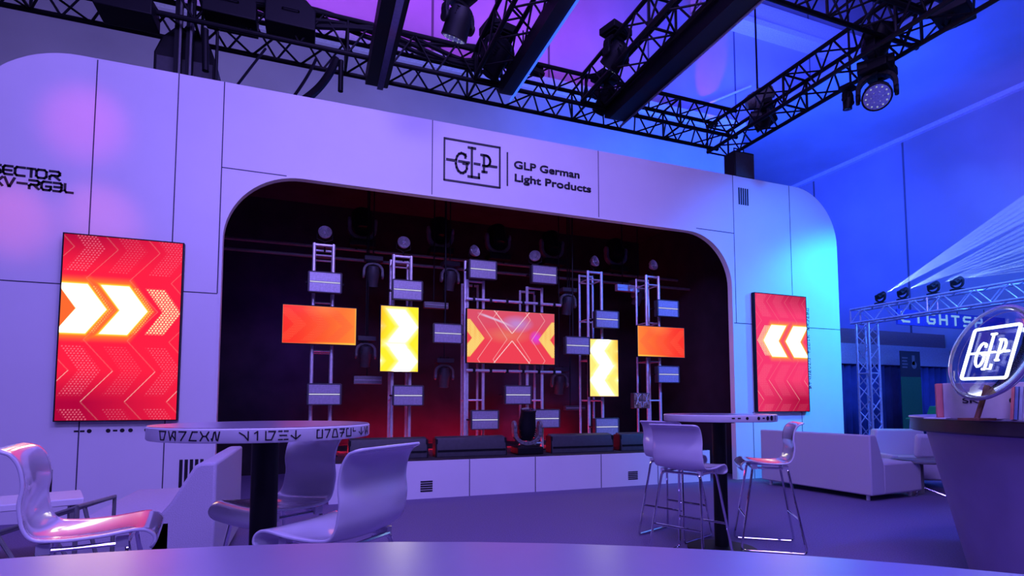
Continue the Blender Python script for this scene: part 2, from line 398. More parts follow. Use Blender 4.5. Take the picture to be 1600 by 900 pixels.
# small upright inscription beside the right display
s_ = 'abcdef ghijk lcmnlokb'
zz = 2.80
for ch in s_:
    if ch != ' ':
        for pl in place(ALIEN[ch], 0, 0, 0.045, 0.05):
            strokes(b, [[(7.88 + q, zz - p) for p, q in pl]], fwall, 0.009)
    zz -= 0.066
b.build('inscription', 'ink', facade)
def vent(parent, u0, u1, z0, z1, vertical=True, n=5):
    b = MB()
    for i in range(n):
        if vertical:
            w = (u1 - u0) / (n + (n - 1) * 0.55); x = u0 + i * w * 1.55; b.bb(x, x + w, -0.004, 0.0, z0, z1)
        else:
            w = (z1 - z0) / (n + (n - 1) * 0.55); z = z0 + i * w * 1.55; b.bb(u0, u1, -0.004, 0.0, z, z + w)
    return b.build('vent_grille', 'ink', parent)
vent(facade, 6.485, 6.69, 4.42, 4.70)
vent(facade, -1.29, -1.06, 0.27, 0.58)
vent(facade, -2.52, -2.40, 0.15, 0.52, n=2)

# stage enclosure behind the opening
b = MB(); b.bb(OL - 0.5, OR_ + 0.5, 3.2, 3.3, 0, 4.7); en = tag(b.build('stage_backdrop', 'drape'), 'dark drape hung across the back of the stage opening', 'backdrop', kind='thing')
b = MB(); b.bb(OR_ + 0.4, OR_ + 0.5, 0.3, 3.2, 0, 4.7); tag(b.build('side_drape', 'drape'), 'dark side drape closing the right end of the stage', 'drape', kind='thing')
b = MB(); b.bb(OL - 0.5, OL - 0.4, 0.3, 3.2, 0, 4.7); tag(b.build('side_drape', 'drape'), 'dark side drape closing the left end of the stage', 'drape', kind='thing')
b = MB(); b.bb(OL - 0.5, OR_ + 0.5, 0.3, 3.3, 4.7, 4.75); tag(b.build('stage_canopy', 'drape'), 'dark cloth lid over the stage behind the white front', 'canopy', kind='thing')
# platform
CU0, CU1 = 0.25, 5.80
b = MB(); b.bb(CU0, CU1, 0.012, 3.1, 0, 0.468)
for x in (1.97, 2.89, 3.90, 4.85): b.box((x, 0.011, 0.234), (0.011, 0.003, 0.468), mi=1)
platform = tag(b.build('stage_platform', ['white_panel', 'seam']), 'low white stage platform with panelled front standing in the booth opening', 'platform', kind='thing')
b = MB(); b.bb(CU0 + 0.03, CU1 - 0.03, 0.03, 3.1, 0.468, 0.475); b.build('stage_floor_covering', 'drape', platform)
vent(platform, 1.335, 1.487, 0.085, 0.219, False).location.y = 0.011
vent(platform, 4.34, 4.50, 0.09, 0.207, False).location.y = 0.011
b = MB()
for k in range(3): disc(b, (5.70, 0.33), 0.05 - 0.015 * k, lambda s, t, n: Vector((s, 0.011 - n, t)), 0.002 + 0.001 * k, mi=k % 2)
b.build('round_emblem', ['mid_grey', 'white_panel'], platform)

# stage lights: red glow rising from the floor along the drape
for k, x in enumerate((1.2, 2.7, 4.3)):
    area('red_uplight', (x, 2.85, 0.52), (x, 3.2, 0.75), (1.0, 0.01, 0.08), 13, 1.4, 0.1)
for k, x in enumerate((0.6, 2.0, 3.4, 4.9)):
    area('red_floor_strip', (x, 1.75, 0.50), (x, 1.3, 1.15), (1.0, 0.015, 0.06), 8, 1.1, 0.06)
area('stage_blue_glow', (0.0, 2.2, 2.2), (-0.9, 3.2, 2.2), (0.10, 0.02, 1.0), 9, 0.4, 1.4)

# ------------------------------------------------------------------ displays
def chevron(x, y, x0, y0, half, width, sgn=1, slope=1.0):   # distance-like value: inside if >0
    d = (x - x0) * sgn + abs(y - y0) * slope           # apex at larger x
    return np.minimum(np.minimum(-d, d + width), half - abs(y - y0))
def lerp(a, b, t): return a + (b - a) * t
def picture(kind, W, H, nx, ny):
    X, Y = np.meshgrid(np.linspace(0, W, nx), np.linspace(0, H, ny))
    R = np.zeros((ny, nx, 3))
    def mixc(c, m):
        nonlocal R
        m = np.clip(m, 0, 1)[..., None]; R = R * (1 - m) + np.array(c) * m
    def dots(mask, c, pitch, rad, a):
        row = np.floor(Y / (pitch * 0.8)); fx = ((X + (row % 2) * pitch / 2) / pitch) % 1 - .5; fy = (Y / (pitch * 0.8)) % 1 - .5
        d = np.hypot(fx, fy * 0.8); mixc(c, np.clip((rad - d) * 12, 0, 1) * np.clip(mask * 60, 0, 1) * a)
    if kind in ('left', 'right'):
        sg = 1 if kind == 'left' else -1
        Xn = X if sg == 1 else W - X
        base = np.array((0.95, 0.012, 0.045)); R[:] = base
        if kind == 'right': R[:] = (0.90, 0.035, 0.14)
        dark = np.clip((np.abs(Y - H * .55) - H * .28) * 3, 0, 1) * np.clip(1.2 - Xn / W, 0, 1); mixc((0.42, 0.0, 0.035), dark)
        yc = H * 0.60
        save = X; X = Xn
        rows = [(yc, 1.0), (yc - 0.64, .35), (yc + 0.64, .35), (yc - 1.28, .3)]
        for r, (y0, st_) in enumerate(rows[1:]):
            for k in range(3):
                x0 = 0.37 + 0.37 * k
                ch = chevron(X, Y, x0, y0, 0.26, 0.20, slope=.65)
                dots(ch, (1.0, 0.22, 0.32), 0.030, 0.28, (.65, .28, .42)[(k + (0 if kind == 'left' else 1)) % 3])
        # thin zigzag outlines
        for k in range(4):
            t = np.abs(((Y - yc) / 0.64 + .5) % 1 - .5) * 2
            line = 0.0038 - np.abs(X - (0.09 + 0.38 * k - 0.265 * t)) * 0.77
            up = (((Y - yc) / 0.64 + .5) % 1) < .5
            mixc((1.0, 0.55, 0.50), np.clip(line * 400, 0, 1) * (0.22 + 0.68 * (up & (Y < yc - .5))))
        # bright chevrons with glow
        for k, (x0, w) in enumerate([(0.385, 0.25), (0.75, 0.235)] if kind == 'left' else [(0.46, 0.30), (0.93, 0.30)]):
            ch = chevron(X, Y, x0, yc, 0.25, w, slope=.68)
            glow = np.clip(1 + (ch) / 0.11, 0, 1) ** 1.7
            mixc((1.0, 0.30, 0.0), glow); mixc((1.0, 0.80, 0.05), np.clip(1 + ch / 0.03, 0, 1)); mixc((5.0, 4.5, 3.6), np.clip(ch / 0.025 + .4, 0, 1))
        if kind == 'left':
            ch = chevron(X, Y, 0.13, yc, 0.20, 0.3, slope=.65); mixc((0.95, 0.14, 0.02), np.clip(ch * 200, 0, 1) * (X < 0.2))
        ch = chevron(X, Y, 1.075, yc, 0.25, 0.185 if kind == 'left' else .26, slope=.65); dots(ch, (1.0, 0.85, 0.5), 0.030, 0.36, 1.0)
        for (x0, w) in ([(0.45, 0.05), (0.82, 0.06)] if kind == 'left' else []):
            ch = chevron(X, Y, x0, yc, 0.25, w, slope=.63); dots(ch, (1.0, 0.72, 0.15), 0.026, 0.33, .7)
        X = save
    elif kind in ('wide_left', 'wide_right'):
        Xn = X if kind == 'wide_left' else W - X
        t = np.clip(Xn / W, 0, 1)[..., None]
        R[:] = np.array((0.98, 0.03, 0.012)) * (1 - t ** 1.7) + np.array((1.0, 0.24, 0.03)) * t ** 1.7
        save = X; X = Xn
        for k in range(3):
            ch = chevron(X, Y, 0.30 + 0.30 * k, H / 2, 0.22, 0.17); mixc((1.0, 0.03, 0.01), np.clip(ch * 60, 0, 1) * .30)
            dots(ch, (1.0, 0.35, 0.12), 0.02, 0.3, .3)
        mixc((1.0, 0.62, 0.05), np.clip((0.03 - Y) * 60, 0, 1) * np.clip(X / W * 1.6 - .5, 0, 1))
        mixc((1.0, 0.50, 0.06), np.clip((X - W + 0.02) * 60, 0, 1))
        mixc((1.0, 0.45, 0.10), np.clip(0.5 - np.hypot(X - .5, (Y - H) * 1.5) * 2, 0, 1) * .6)
        X = save
    elif kind in ('tall_left', 'tall_right'):
        t = (np.clip(Y / H, 0, 1))[..., None]
        R[:] = (1.0, 0.78, 0.02) if kind == 'tall_left' else (1.0, 0.70, 0.16)
        Xn = X if kind == 'tall_left' else W - X
        for y0 in ((0.69, 0.16) if kind == 'tall_left' else (0.80, 0.28)):
            y0 = y0 * H
            for x0 in (0.52, 0.02):
                ch = chevron(Xn, Y, x0, y0, 0.245, 0.27, slope=.75)
                mixc((1.0, 0.92, 0.35), np.clip(1 + ch / 0.07, 0, 1) * .8); mixc((6.0, 5.6, 4.2), np.clip(ch / 0.075 + .25, 0, 1) ** 2)
        mixc((1.0, 0.42, 0.01), np.clip(1 - Xn / 0.12, 0, 1) * np.clip((Y / H - .35) * 3, 0, 1) * .8)
        mixc((1.0, 0.80, 0.05), np.clip((0.42 - np.abs(Y / H - .36) * 14), 0, 1))
    elif kind == 'centre':
        R[:] = (0.86, 0.05, 0.08)
        t = np.clip((Y / H - .45) * 3, 0, 1); mixc((0.66, 0.09, 0.16), t * .7)
        mixc((0.80, 0.20, 0.12), np.clip(1 - np.hypot((X - .62) / .42, (Y - .42) / .14), 0, 1) * .8)
        mixc((0.45, 0.30, 0.80), np.clip(1.2 - np.hypot((X - .78) / .24, (Y - .60) / .12), 0, 1) * .7)
        mixc((0.72, 0.05, 0.75), np.clip(1.2 - np.hypot((X - 1.09) / .10, (Y - .40) / .10), 0, 1) * .9)
        dd = np.abs((Y - .72) + (X - .2) * .27 + (X - .2) ** 2 * .1); mixc((0.75, 0.65, 0.95), np.clip(1 - dd / .025, 0, 1) * np.clip((X - .15) * 8, 0, 1) * np.clip((.75 - X) * 4, 0, 1) * .8)
        for (x0, sg, yy) in ((0.27, 1, H * .46), (W - 0.27, -1, H * .48)):
            ch = chevron(X, Y, x0, yy, 0.28, 0.20, sg, .8)
            mixc((0.95, 0.35, 0.06), np.clip(ch * 200, 0, 1) * .9); dots(ch, (1.0, 0.88, 0.25), 0.024, 0.40, 1.0)
        for (a, sg, st_) in ((0.16, 1, .35), (0.40, 1, .3), (W - 0.16, -1, .35), (W - .40, -1, .3)):
            t = np.abs((((Y - H * .46) / 0.62) + .0) % 1 - .5) * 2
            line = 0.005 - np.abs(X - (a + sg * 0.22 * t)) * .75; mixc((1.0, 0.55, 0.55), np.clip(line * 400, 0, 1) * .6)
        for (yy, s2) in ((0.34, -1), (0.45, 1)):
            ok = (Y < yy) if s2 < 0 else (Y > yy)
            line = 0.006 - np.abs(np.abs(X - W / 2) - np.abs(Y - yy) * .85) * .7; mixc((1.0, 0.75, 0.75), np.clip(line * 400, 0, 1) * ok * .9)
    # bright panel border
    if kind.startswith(('wide', 'tall', 'centre')):
        e = np.minimum(np.minimum(X, W - X), np.minimum(Y, H - Y)); mixc((1.0, 0.35, 0.10), np.clip((0.006 - e) * 300, 0, 1) * .6)
    return R
def display(label, kind, u0, u1, z0, z1, Y, strength, parent=None, depth=0.05, res=0.0065, rz=0):
    W, H = u1 - u0, z1 - z0
    root = empty('display_screen', (u0, Y, z0)); tag(root, label, 'display')
    b = MB(); fr = 0.012
    b.bb(-fr, W + fr, 0.004, depth, -fr, H + fr)
    for x0, x1, a, c_ in [(-fr, 0, -fr, H + fr), (W, W + fr, -fr, H + fr), (0, W, -fr, 0), (0, W, H, H + fr)]: b.bb(x0, x1, -0.004, 0.004, a, c_)
    b.build('bezel', 'black', root)
    nx, ny = int(W / res) + 2, int(H / res) + 2
    R = picture(kind, W, H, nx, ny)
    X, Z = np.meshgrid(np.linspace(0, W, nx), np.linspace(0, H, ny))
    me = bpy.data.meshes.new('screen_panel')
    vs = np.stack([X.ravel(), np.zeros(X.size), Z.ravel()], 1)
    i = np.arange(ny - 1)[:, None] * nx + np.arange(nx - 1)[None, :]; i = i.ravel()
    fs = np.stack([i, i + 1, i + nx + 1, i + nx], 1)
    me.from_pydata(vs.tolist(), [], fs.tolist())
    ca = me.color_attributes.new('picture', 'FLOAT_COLOR', 'POINT')
    col = np.concatenate([R.reshape(-1, 3), np.ones((X.size, 1))], 1).astype(np.float32); ca.data.foreach_set('color', col.ravel())
    me.materials.append(screen_mat('screen_' + kind, strength))
    o = bpy.data.objects.new('screen_panel', me); COL.objects.link(o); o.parent = root
    if Y > .1:
        b = MB(); b.bb(W / 2 - .2, W / 2 + .2, depth, .24, H / 2 - .1, H / 2 + .1); b.build('mounting_bracket', 'black_metal', root)
    return root
display('tall display on the left of the white front, red with white arrows pointing right', 'left', -2.385, -1.325, 1.015, 2.93, -0.07, 1.05, depth=0.066)
display('tall display on the right of the white front, pink-red with white arrows pointing left', 'right', 6.70, 7.79, 1.06, 2.965, -0.07, 1.05, depth=0.066)
VS = 0.80
display('wide orange-red display, leftmost of the screens on the stage', 'wide_left', -0.335, 0.585, 1.975, 2.475, VS, 1.0)
display('upright yellow display left of the big middle screen', 'tall_left', 0.915, 1.435, 1.63, 2.54, VS, 1.15)
display('big red display in the middle of the stage with dotted yellow chevrons at both sides', 'centre', 2.15, 3.55, 1.785, 2.57, VS, 1.0)
display('upright pale yellow display right of the big middle screen', 'tall_right', 4.165, 4.68, 1.30, 2.21, VS, 1.25)
display('wide orange display, rightmost of the screens on the stage', 'wide_right', 5.06, 5.985, 1.965, 2.465, VS, 1.0)

# ------------------------------------------------------------------ stage towers, pipes, fixtures
SF = 0.475
def tower(label, u, ztop, Y=0.98, w=0.25, d=0.30, rungs=0.66, group='aluminium ladder towers on the stage'):
    root = empty('truss_tower', (u, Y, SF)); tag(root, label, 'tower', group)
    h = ztop - SF
    for sx in (-1, 1):
        for sy in (0, 1):
            b = MB(); b.cyl((sx * w / 2, sy * d, 0.02), (sx * w / 2, sy * d, h), 0.024 if sy == 0 else 0.019, 10); b.build('upright', 'alu', root)
    b = MB(); z = 0.1
    while z < h:
        for sy in (0, 1): b.cyl((-w / 2, sy * d, z), (w / 2, sy * d, z), 0.013, 8)
        for sx in (-1, 1): b.cyl((sx * w / 2, 0, z), (sx * w / 2, d, z), 0.012, 8)
        z += rungs
    b.cyl((-w / 2, 0, h - .02), (w / 2, 0, h - .02), 0.02, 10); b.cyl((-w / 2, d, h - .02), (w / 2, d, h - .02), 0.02, 10)
    b.build('rungs', 'alu', root)
    b = MB(); b.box((0, d / 2, 0.01), (w + 0.2, d + 0.2, 0.02)); b.build('base_plate', 'black_metal', root)
    return root
def uz(px, py, Y=VS): return on_y(px, py, Y)
tu = {}
for key, px, py, lab in [('a', 506.5, 381, 'ladder tower behind the leftmost wide orange-red display'), ('b', 629, 399, 'ladder tower behind the upright yellow display'),
                         ('c', 743, 438, 'ladder tower behind the left half of the big middle display'), ('d', 835, 449, 'ladder tower behind the right half of the big middle display'),
                         ('e', 929, 424, 'ladder tower behind the upright pale yellow display'), ('f', 1019, 431, 'ladder tower behind the rightmost wide orange display')]:
    u, z = uz(px, py, 0.98); tu[key] = (u, z); tower(lab, u, z)
u, z = uz(727, 408, 1.0); b = MB(); b.cyl((u, 1.0, SF), (u, 1.0, z), 0.022); r = tag(b.build('upright_pole', 'alu'), 'single tall pole beside the left edge of the big middle display', 'pole')
for px0, py0, px1, py1, lab in [(728, 467, 876, 477, 'horizontal pipe running above the big middle display'), (728, 577, 876, 583, 'horizontal pipe running below the big middle display')]:
    a = uz(px0, py0, 0.93); c_ = uz(px1, py1, 0.93); zz = (a[1] + c_[1]) / 2
    b = MB(); b.cyl((a[0], 0.93, zz), (c_[0], 0.93, zz), 0.022)
    o = tag(b.build('crossbar', 'alu'), lab, 'pipe')
    b = MB()
    for k in range(6):
        x = a[0] + 0.12 + k * (c_[0] - a[0] - .24) / 5; b.box((x, 0.93, zz), (0.035, 0.07, 0.07))
    b.build('pipe_clamps', 'black_metal', o)
for Yp, (pa, pb), lab in [(1.9, ((460, 380), (1000, 434)), 'upper rear pipe across the stage behind the towers'), (1.55, ((500, 402), (900, 436)), 'lower rear pipe across the stage behind the towers')]:
    a = on_y(*pa, Yp); c_ = on_y(*pb, Yp); zz = (a[1] + c_[1]) / 2
    b = MB(); b.cyl((OL - .4, Yp, zz), (OR_ + .4, Yp, zz), 0.024); tag(b.build('crossbar', 'mid_grey'), lab, 'pipe')
    b = MB()
PIPE_Z = on_y(700, 404, 1.9)[1]

# strobe panels
M['strobe_face'] = mat('strobe_face', (0.44, 0.42, 0.50), 0.35, 0.2, scale=40, amount=0.15)
M['tube_glow'] = emit('tube_glow', (0.75, 0.75, 1.0), 0.9)
def make_strobe():
    root = empty('strobe_light')
    b = MB(); W, H = 0.41, 0.27
    b.bb(-W / 2, W / 2, 0.02, 0.11, -H / 2, H / 2)
    for x in (-1, 1): b.bb(x * W / 2 - .012, x * W / 2 + .012, -0.006, 0.02, -H / 2, H / 2)
    for z in (-1, 1): b.bb(-W / 2, W / 2, -0.006, 0.02, z * H / 2 - .008, z * H / 2 + .008)
    b.build('housing', 'dark_grey', root, bevel=0.006)
    b = MB(); b.bb(-W / 2 + .012, W / 2 - .012, 0.0, 0.02, 0.012, H / 2 - .008); b.bb(-W / 2 + .012, W / 2 - .012, 0.0, 0.02, -H / 2 + .008, -0.012)
    b.build('reflector_plates', 'strobe_face', root)
    b = MB(); b.cyl((-W / 2 + .014, -0.001, 0), (W / 2 - .014, -0.001, 0), 0.006); b.build('flash_tube', 'tube_glow', root)
    b = MB(); b.tube([(-W / 2 - .03, 0.06, 0), (-W / 2 - .03, 0.16, 0), (W / 2 + .03, 0.16, 0), (W / 2 + .03, 0.06, 0)], 0.012, 8); b.build('bracket', 'black_metal', root)
    return root
strobe0 = None
for i, (px, py, lab) in enumerate([(508, 441, 'on the leftmost tower above the wide orange-red display'), (637, 453, 'directly above the upright yellow display'),
        (755, 421, 'above the big middle display, the left of two'), (851, 429, 'above the big middle display, the right of two'),
        (949, 499, 'directly above the upright pale yellow display'), (1044, 482, 'above the right end of the rightmost orange display'),
        (700, 521, 'just left of the big middle display'), (903, 540, 'just right of the big middle display'), (507, 616, 'on the leftmost tower below the wide orange-red display'),
        (638, 618, 'directly below the upright yellow display'), (810, 617, 'centred below the big middle display'), (1045, 585, 'below the right end of the rightmost orange display'),
        (758, 656, 'low on the stage left of the shield-shaped moving head'), (855, 654, 'low on the stage right of the shield-shaped moving head'), (949, 667, 'low on the stage below the upright pale yellow display')]):
    r = make_strobe() if i == 0 else copy_tree(strobe0)
    if i == 0: strobe0 = r
    u, z = uz(px, py, 0.74); r.location = (u, 0.74, z)
    if i in (6, 7):
        b = MB(); b.cyl((0, .17, 0), (0, .17, 4.7 - z), .012, 8); b.build('drop_tube', 'black_metal', r)
    tag(r, 'grey strobe panel ' + lab, 'strobe light', 'grey strobe panels on the stage towers')
r = empty('strobe_light'); u, z = uz(1003, 626, 0.74); r.location = (u, 0.74, z)
M['brass'] = mat('brass_pattern', (0.55, 0.30, 0.20), 0.3, 0.6, scale=14, amount=0.9)
b = MB(); b.bb(-.15, .15, 0.0, 0.1, -.125, .125); b.build('housing', 'dark_grey', r, bevel=.005)
b = MB()
for sx in (-1, 1):
    for sz in (-1, 1): b.bb(sx * .076 - .068, sx * .076 + .068, -0.006, 0, sz * .062 - .056, sz * .062 + .056)
b.build('reflector_plates', 'brass', r)
b = MB()
for sx in (-1, 1):
    b.tube([(sx * (.01 + .11 * t), -0.012, -.1 + .2 * t + .03 * math.sin(t * 9)) for t in [k / 10 for k in range(11)]], 0.006, 6)
    b.tube([(sx * (.02 + .09 * t), -0.012, .1 - .16 * t * t) for t in [k / 8 for k in range(9)]], 0.006, 6)
b.build('butterfly_relief', 'alu', r)
tag(r, 'small brass-faced panel with a silver butterfly pattern on the rightmost tower', 'stage light')

# thin light bars
for (x0, x1, y0, y1, lab, mm) in [(663, 701, 471, 480, 'short grey bar fixture right of the upright yellow display', 'mid_grey'), (553, 597, 588, 599, 'short grey bar fixture below and left of the upright yellow display', 'mid_grey'),
                              (884, 915, 634, 641, 'short grey bar fixture between the low strobes on the right', 'dark_grey'), (965, 999, 443, 454, 'short pinkish bar fixture high beside the rightmost tower', 'strobe_face')]:
    u0, z0 = on_y(x0, (y0 + y1) / 2, 1.3); u1, _ = on_y(x1, (y0 + y1) / 2, 1.3); h = (y1 - y0) * 0.0105
    root = empty('light_bar', ((u0 + u1) / 2, 1.3, z0)); tag(root, lab, 'light bar')
    w = u1 - u0
    b = MB(); b.bb(-w / 2, w / 2, 0.0, 0.09, -h / 2, h / 2); b.build('housing', mm, root, bevel=.004)
    b = MB(); b.bb(-w / 2 + .01, w / 2 - .01, -0.006, 0, -.005, .005); b.build('lens_strip', 'strobe_face', root)
    b = MB(); b.tube([(0, .09, 0), (0, .2, 0), (0, .2, 4.7 - z0)], .010, 8); b.build('drop_tube', 'black_metal', root)

# reflector lamps on top of the towers
M['reflector'] = mat('silver_reflector', (0.85, 0.85, 0.92), 0.30, 0.6, scale=50, amount=0.3, bump=0.8)
lamp0 = None
for i, (px, py, yaw, lab) in enumerate([(508, 363, 0, 'leftmost ladder tower'), (631, 379, 0, 'ladder tower with the upright yellow display'), (742, 392, .5, 'tower left of the middle display'),
                                    (836, 400, -.5, 'tower right of the middle display'), (930, 408, .5, 'tower with the pale yellow display'), (1021, 414, .3, 'rightmost ladder tower')]):
    u, z = on_y(px, py, 1.0)
    if i == 0:
        r = empty('reflector_lamp'); lamp0 = r
        b = MB(); Mx = Matrix.Rotation(PI / 2 - .2, 4, 'X')
        b.lathe([(0.02, -0.08), (0.05, -0.07), (0.085, -0.02), (0.092, 0.015), (0.088, 0.02), (0.06, -0.02), (0.02, -0.035)], 24, Mx); b.build('reflector_bowl', 'reflector', r)
        b = MB(); b.lathe([(0.012, -0.03), (0.022, 0.0), (0.016, 0.03), (0.004, 0.04)], 12, Mx); b.build('bulb', 'shell', r)
        b = MB(); b.tube([(-.1, 0.02, 0), (-.1, 0.03, -.09), (0, 0.03, -.13), (.1, 0.03, -.09), (.1, .02, 0)], 0.007, 6); b.cyl((0, .03, -.13), (0, .03, -.27), .012, 8); b.build('stirrup', 'black_metal', r)
    else: r = copy_tree(lamp0)
    r.location = (u, 1.0, z); r.rotation_euler.z = yaw
    if i in (2, 3):
        b = MB(); b.cyl((0, .03, -.27), (0, .03, -.62), .012, 8); b.build('stem', 'black_metal', r)
    tag(r, 'small silver reflector lamp on top of the ' + lab, 'lamp', 'reflector lamps on the tower tops')

# moving heads: base at origin, yoke and head above (+z); hang with rx = pi
M['lens_dark'] = mat('dark_lens', (0.03, 0.035, 0.06), 0.05, 0.0, scale=8, amount=0.3, coat=1.0)
def mover(label, loc, s=1.0, hang=True, pan=0.0, tilt=0.6, body='black', yokem=None, wash=False, group=None, lensm='lens_dark', roll=0.0):
    root = empty('moving_head', loc); root.rotation_euler = (PI if hang else 0, roll, pan); root.scale = (s, s, s)
    tag(root, label, 'moving head', group)
    b = MB(); b.box((0, 0, 0.05), (0.34, 0.26, 0.09)); b.box((0, 0, 0.1), (0.26, 0.2, 0.02)); b.build('base', body, root, bevel=.012)
    b = MB()
    path = [(-.17, 0, .36)] + [(-.17 * math.cos(a), 0, .27 - .14 * math.sin(a)) for a in [k * PI / 10 for k in range(11)]] + [(.17, 0, .36)]
    for p, q in zip(path[:-1], path[1:]):
        P_, Q_ = Vector(p), Vector(q); d_ = Q_ - P_; ang = math.atan2(d_.z, d_.x)
        b.box((P_ + Q_) / 2, (d_.length + .02, .09, .045), Matrix.Rotation(-ang, 3, 'Y'))
    for sx in (-1, 1): b.lathe([(.055, -.02), (.062, 0), (.055, .02)], 16, Matrix.Translation((sx * .175, 0, .36)) @ Matrix.Rotation(PI / 2, 4, 'Y'))
    b.build('yoke', yokem or body, root, bevel=.006)
    b = MB(); R = .135 if wash else .105
    b.lathe([(0.03, -.16), (R * .72, -.15), (R * .95, -.08), (R, .0), (R * 1.03, .10), (R * 1.06, .15), (R * .98, .155)] if wash else
            [(0.03, -.19), (.085, -.18), (.105, -.12), (.115, -.02), (.105, .06), (.095, .17), (.10, .2), (.09, .205)], 24)
    for k in range(4): b.box((0, 0, -.13 + .025 * k), (.19 + .01 * k, .16, .008))
    hd = b.build('head', body, root, loc=(0, 0, .36), rot=(tilt, 0, 0))
    b = MB(); zt = .157 if wash else .207
    b.lathe([(R * .92 if wash else .085, zt - .01), (R * .92 if wash else .085, zt), (.04, zt + .008)], 24); ln = b.build('lens', lensm, hd)
    if wash:
        b = MB()
        for k in range(19):
            rr = 0 if k == 0 else (.05 if k < 7 else .1); a = k * 1.0472 if k < 7 else k * .5236
            b.lathe([(.009, 0), (.006, .004)], 8, Matrix.Translation((rr * math.cos(a), rr * math.sin(a), zt + .003)))
        b.build('lens_cells', 'led_dots', hd)
    b = MB(); b.box((-.08, 0, -.0), (.03, .05, .05)); b.box((.08, 0, 0), (.03, .05, .05)); b.build('clamps', 'black_metal', root)
    return root
M['led_dots'] = emit('led_dots', (0.6, 0.7, 1.0), 0.5)
for i, (px, py, pan, tl, s, Yp, lab) in enumerate([(583, 430, .0, .3, .8, 1.5, 'hanging between the two leftmost towers'), (703, 437, .1, .3, .8, 1.5, 'hanging left of the middle display high up'),
        (887, 476, .0, .3, .8, 1.5, 'hanging between the middle display and the pale yellow display'), (997, 462, .3, .4, .8, 1.5, 'hanging beside the rightmost tower near the top'),
        (874, 600, .0, .2, .8, 1.5, 'low down right of the middle display'), (694, 588, .0, .2, .8, 1.5, 'low down between the yellow display and the middle display'), (571, 555, 0.1, .3, .8, 1.5, 'mid-height left of the upright yellow display')]):
    u, z = on_y(px, py, Yp)
    r = mover('dim grey moving head ' + lab, (u, Yp, z + .28), s, True, pan, tl, 'dark_grey', 'mid_grey', group='small moving heads hanging on the stage')
    b = MB(); b.cyl((0, 0, -.0), (0, 0, -(4.7 - z - .28) / s), .012, 8); b.build('drop_tube', 'black_metal', r)
for i, (px, py, lab) in enumerate([(566, 372, 'leftmost'), (688, 380, 'second from the left'), (778, 384, 'middle'), (862, 396, 'second from the right'), (962, 408, 'rightmost')]):
    u, z = on_y(px, py, 1.9)
    mover('shadowy large moving head standing on the rear pipe, %s of the five' % lab, (u, 1.9, PIPE_Z + .03), 1.15, False, 0, -.5, 'black', 'mid_grey', wash=True, group='large moving heads on the rear pipe')
u, z = on_y(826, 712, 0.3)
mover('black shield-shaped moving head standing front and centre on the stage', (u, 0.36, SF), 1.12, False, 0, .25, 'black', 'mid_grey')

# black floor battens
for x0, x1, yt, lab in [(547, 668, 684, 'leftmost'), (683, 791, 682, 'second from the left'), (863, 958, 679, 'just right of the shield-shaped moving head'), (971, 1060, 675, 'rightmost')]:
    u0, zt = on_y(x0, yt, 0.30); u1, _ = on_y(x1, yt, 0.30); w = u1 - u0
    root = empty('floor_batten', ((u0 + u1) / 2, 0.30, SF)); tag(root, 'long black light batten on the stage edge, ' + lab, 'light batten', 'black light battens along the stage edge')
    b = MB(); b.prism([(0, 0), (.22, 0), (.22, .2), (.16, .27), (.04, .25), (0, .1)], -w / 2, w / 2, fn=lambda v: Vector((v.y, v.x, v.z)))
    b.build('housing', 'dark_grey', root, bevel=.008)
    b = MB(); b.bb(-w / 2 + .01, w / 2 - .01, -0.012, 0.0, 0.075, 0.095); b.build('lens_slot', 'black', root)
    b = MB()
    for sx in (-1, 1): b.bb(sx * w / 2 - .015, sx * w / 2 + .015, .02, .2, 0, .24)
    b.build('end_caps', 'black', root)

# ------------------------------------------------------------------ overhead rig
def truss(name, label, p0, p1, s=0.42, m='black_metal', group=None, step=0.62, rc=0.033, rb=0.015, upv=(0, 0, 1)):
    p0, p1 = Vector(p0), Vector(p1); d = p1 - p0; L = d.length; d.normalize()
    up = Vector(upv); up = (up - d * up.dot(d)).normalized(); side = d.cross(up)
    root = empty(name, p0); tag(root, label, 'truss', group)
    cs = [(a * side + c_ * up) * s / 2 for a, c_ in ((-1, -1), (1, -1), (1, 1), (-1, 1))]
    for c_ in cs:
        b = MB(); b.cyl(c_, c_ + d * L, rc, 10); b.build('chord', m, root)
    n = max(1, round(L / step)); b = MB()
    for k in range(n):
        a0, a1 = d * (L * k / n), d * (L * (k + .5) / n); a2 = d * (L * (k + 1) / n)
        for q in range(4):
            A, B = cs[q], cs[(q + 1) % 4]
            b.cyl(A + a0, B + a1, rb, 6); b.cyl(B + a1, A + a2, rb, 6)
            if k % 3 == 0: b.cyl(A + a0, B + a0, rb * 1.3, 6)
    b.build('bracing', m, root)
    return root
truss('lighting_truss', 'long black lighting truss running above the top edge of the white booth front', (-5.2, 1.05, 6.30), (7.25, 1.05, 6.30), .50)
TZ = 6.28
truss('lighting_truss', 'black truss reaching overhead beside the bar with the glowing blue edge', (2.45, 0.75, TZ), (2.45, -4.2, TZ), .42)
truss('lighting_truss', 'black truss reaching overhead between the two slanting bars right of the middle', (4.25, 0.75, TZ), (4.25, -4.2, TZ), .42)
truss('lighting_truss', 'blue-tinted truss reaching overhead on the right with large moving heads', (7.30, 1.35, TZ - .05), (7.30, -5.2, TZ - .05), .50)
_c = on_y(1440, 52, -2.1)
truss('lighting_truss', 'short truss crossing onto the right truss near the top right corner', (_c[0] - 3.2, -2.1, _c[1] + .27), (_c[0] + .3, -2.1, _c[1] + .27), .50)
b = MB()
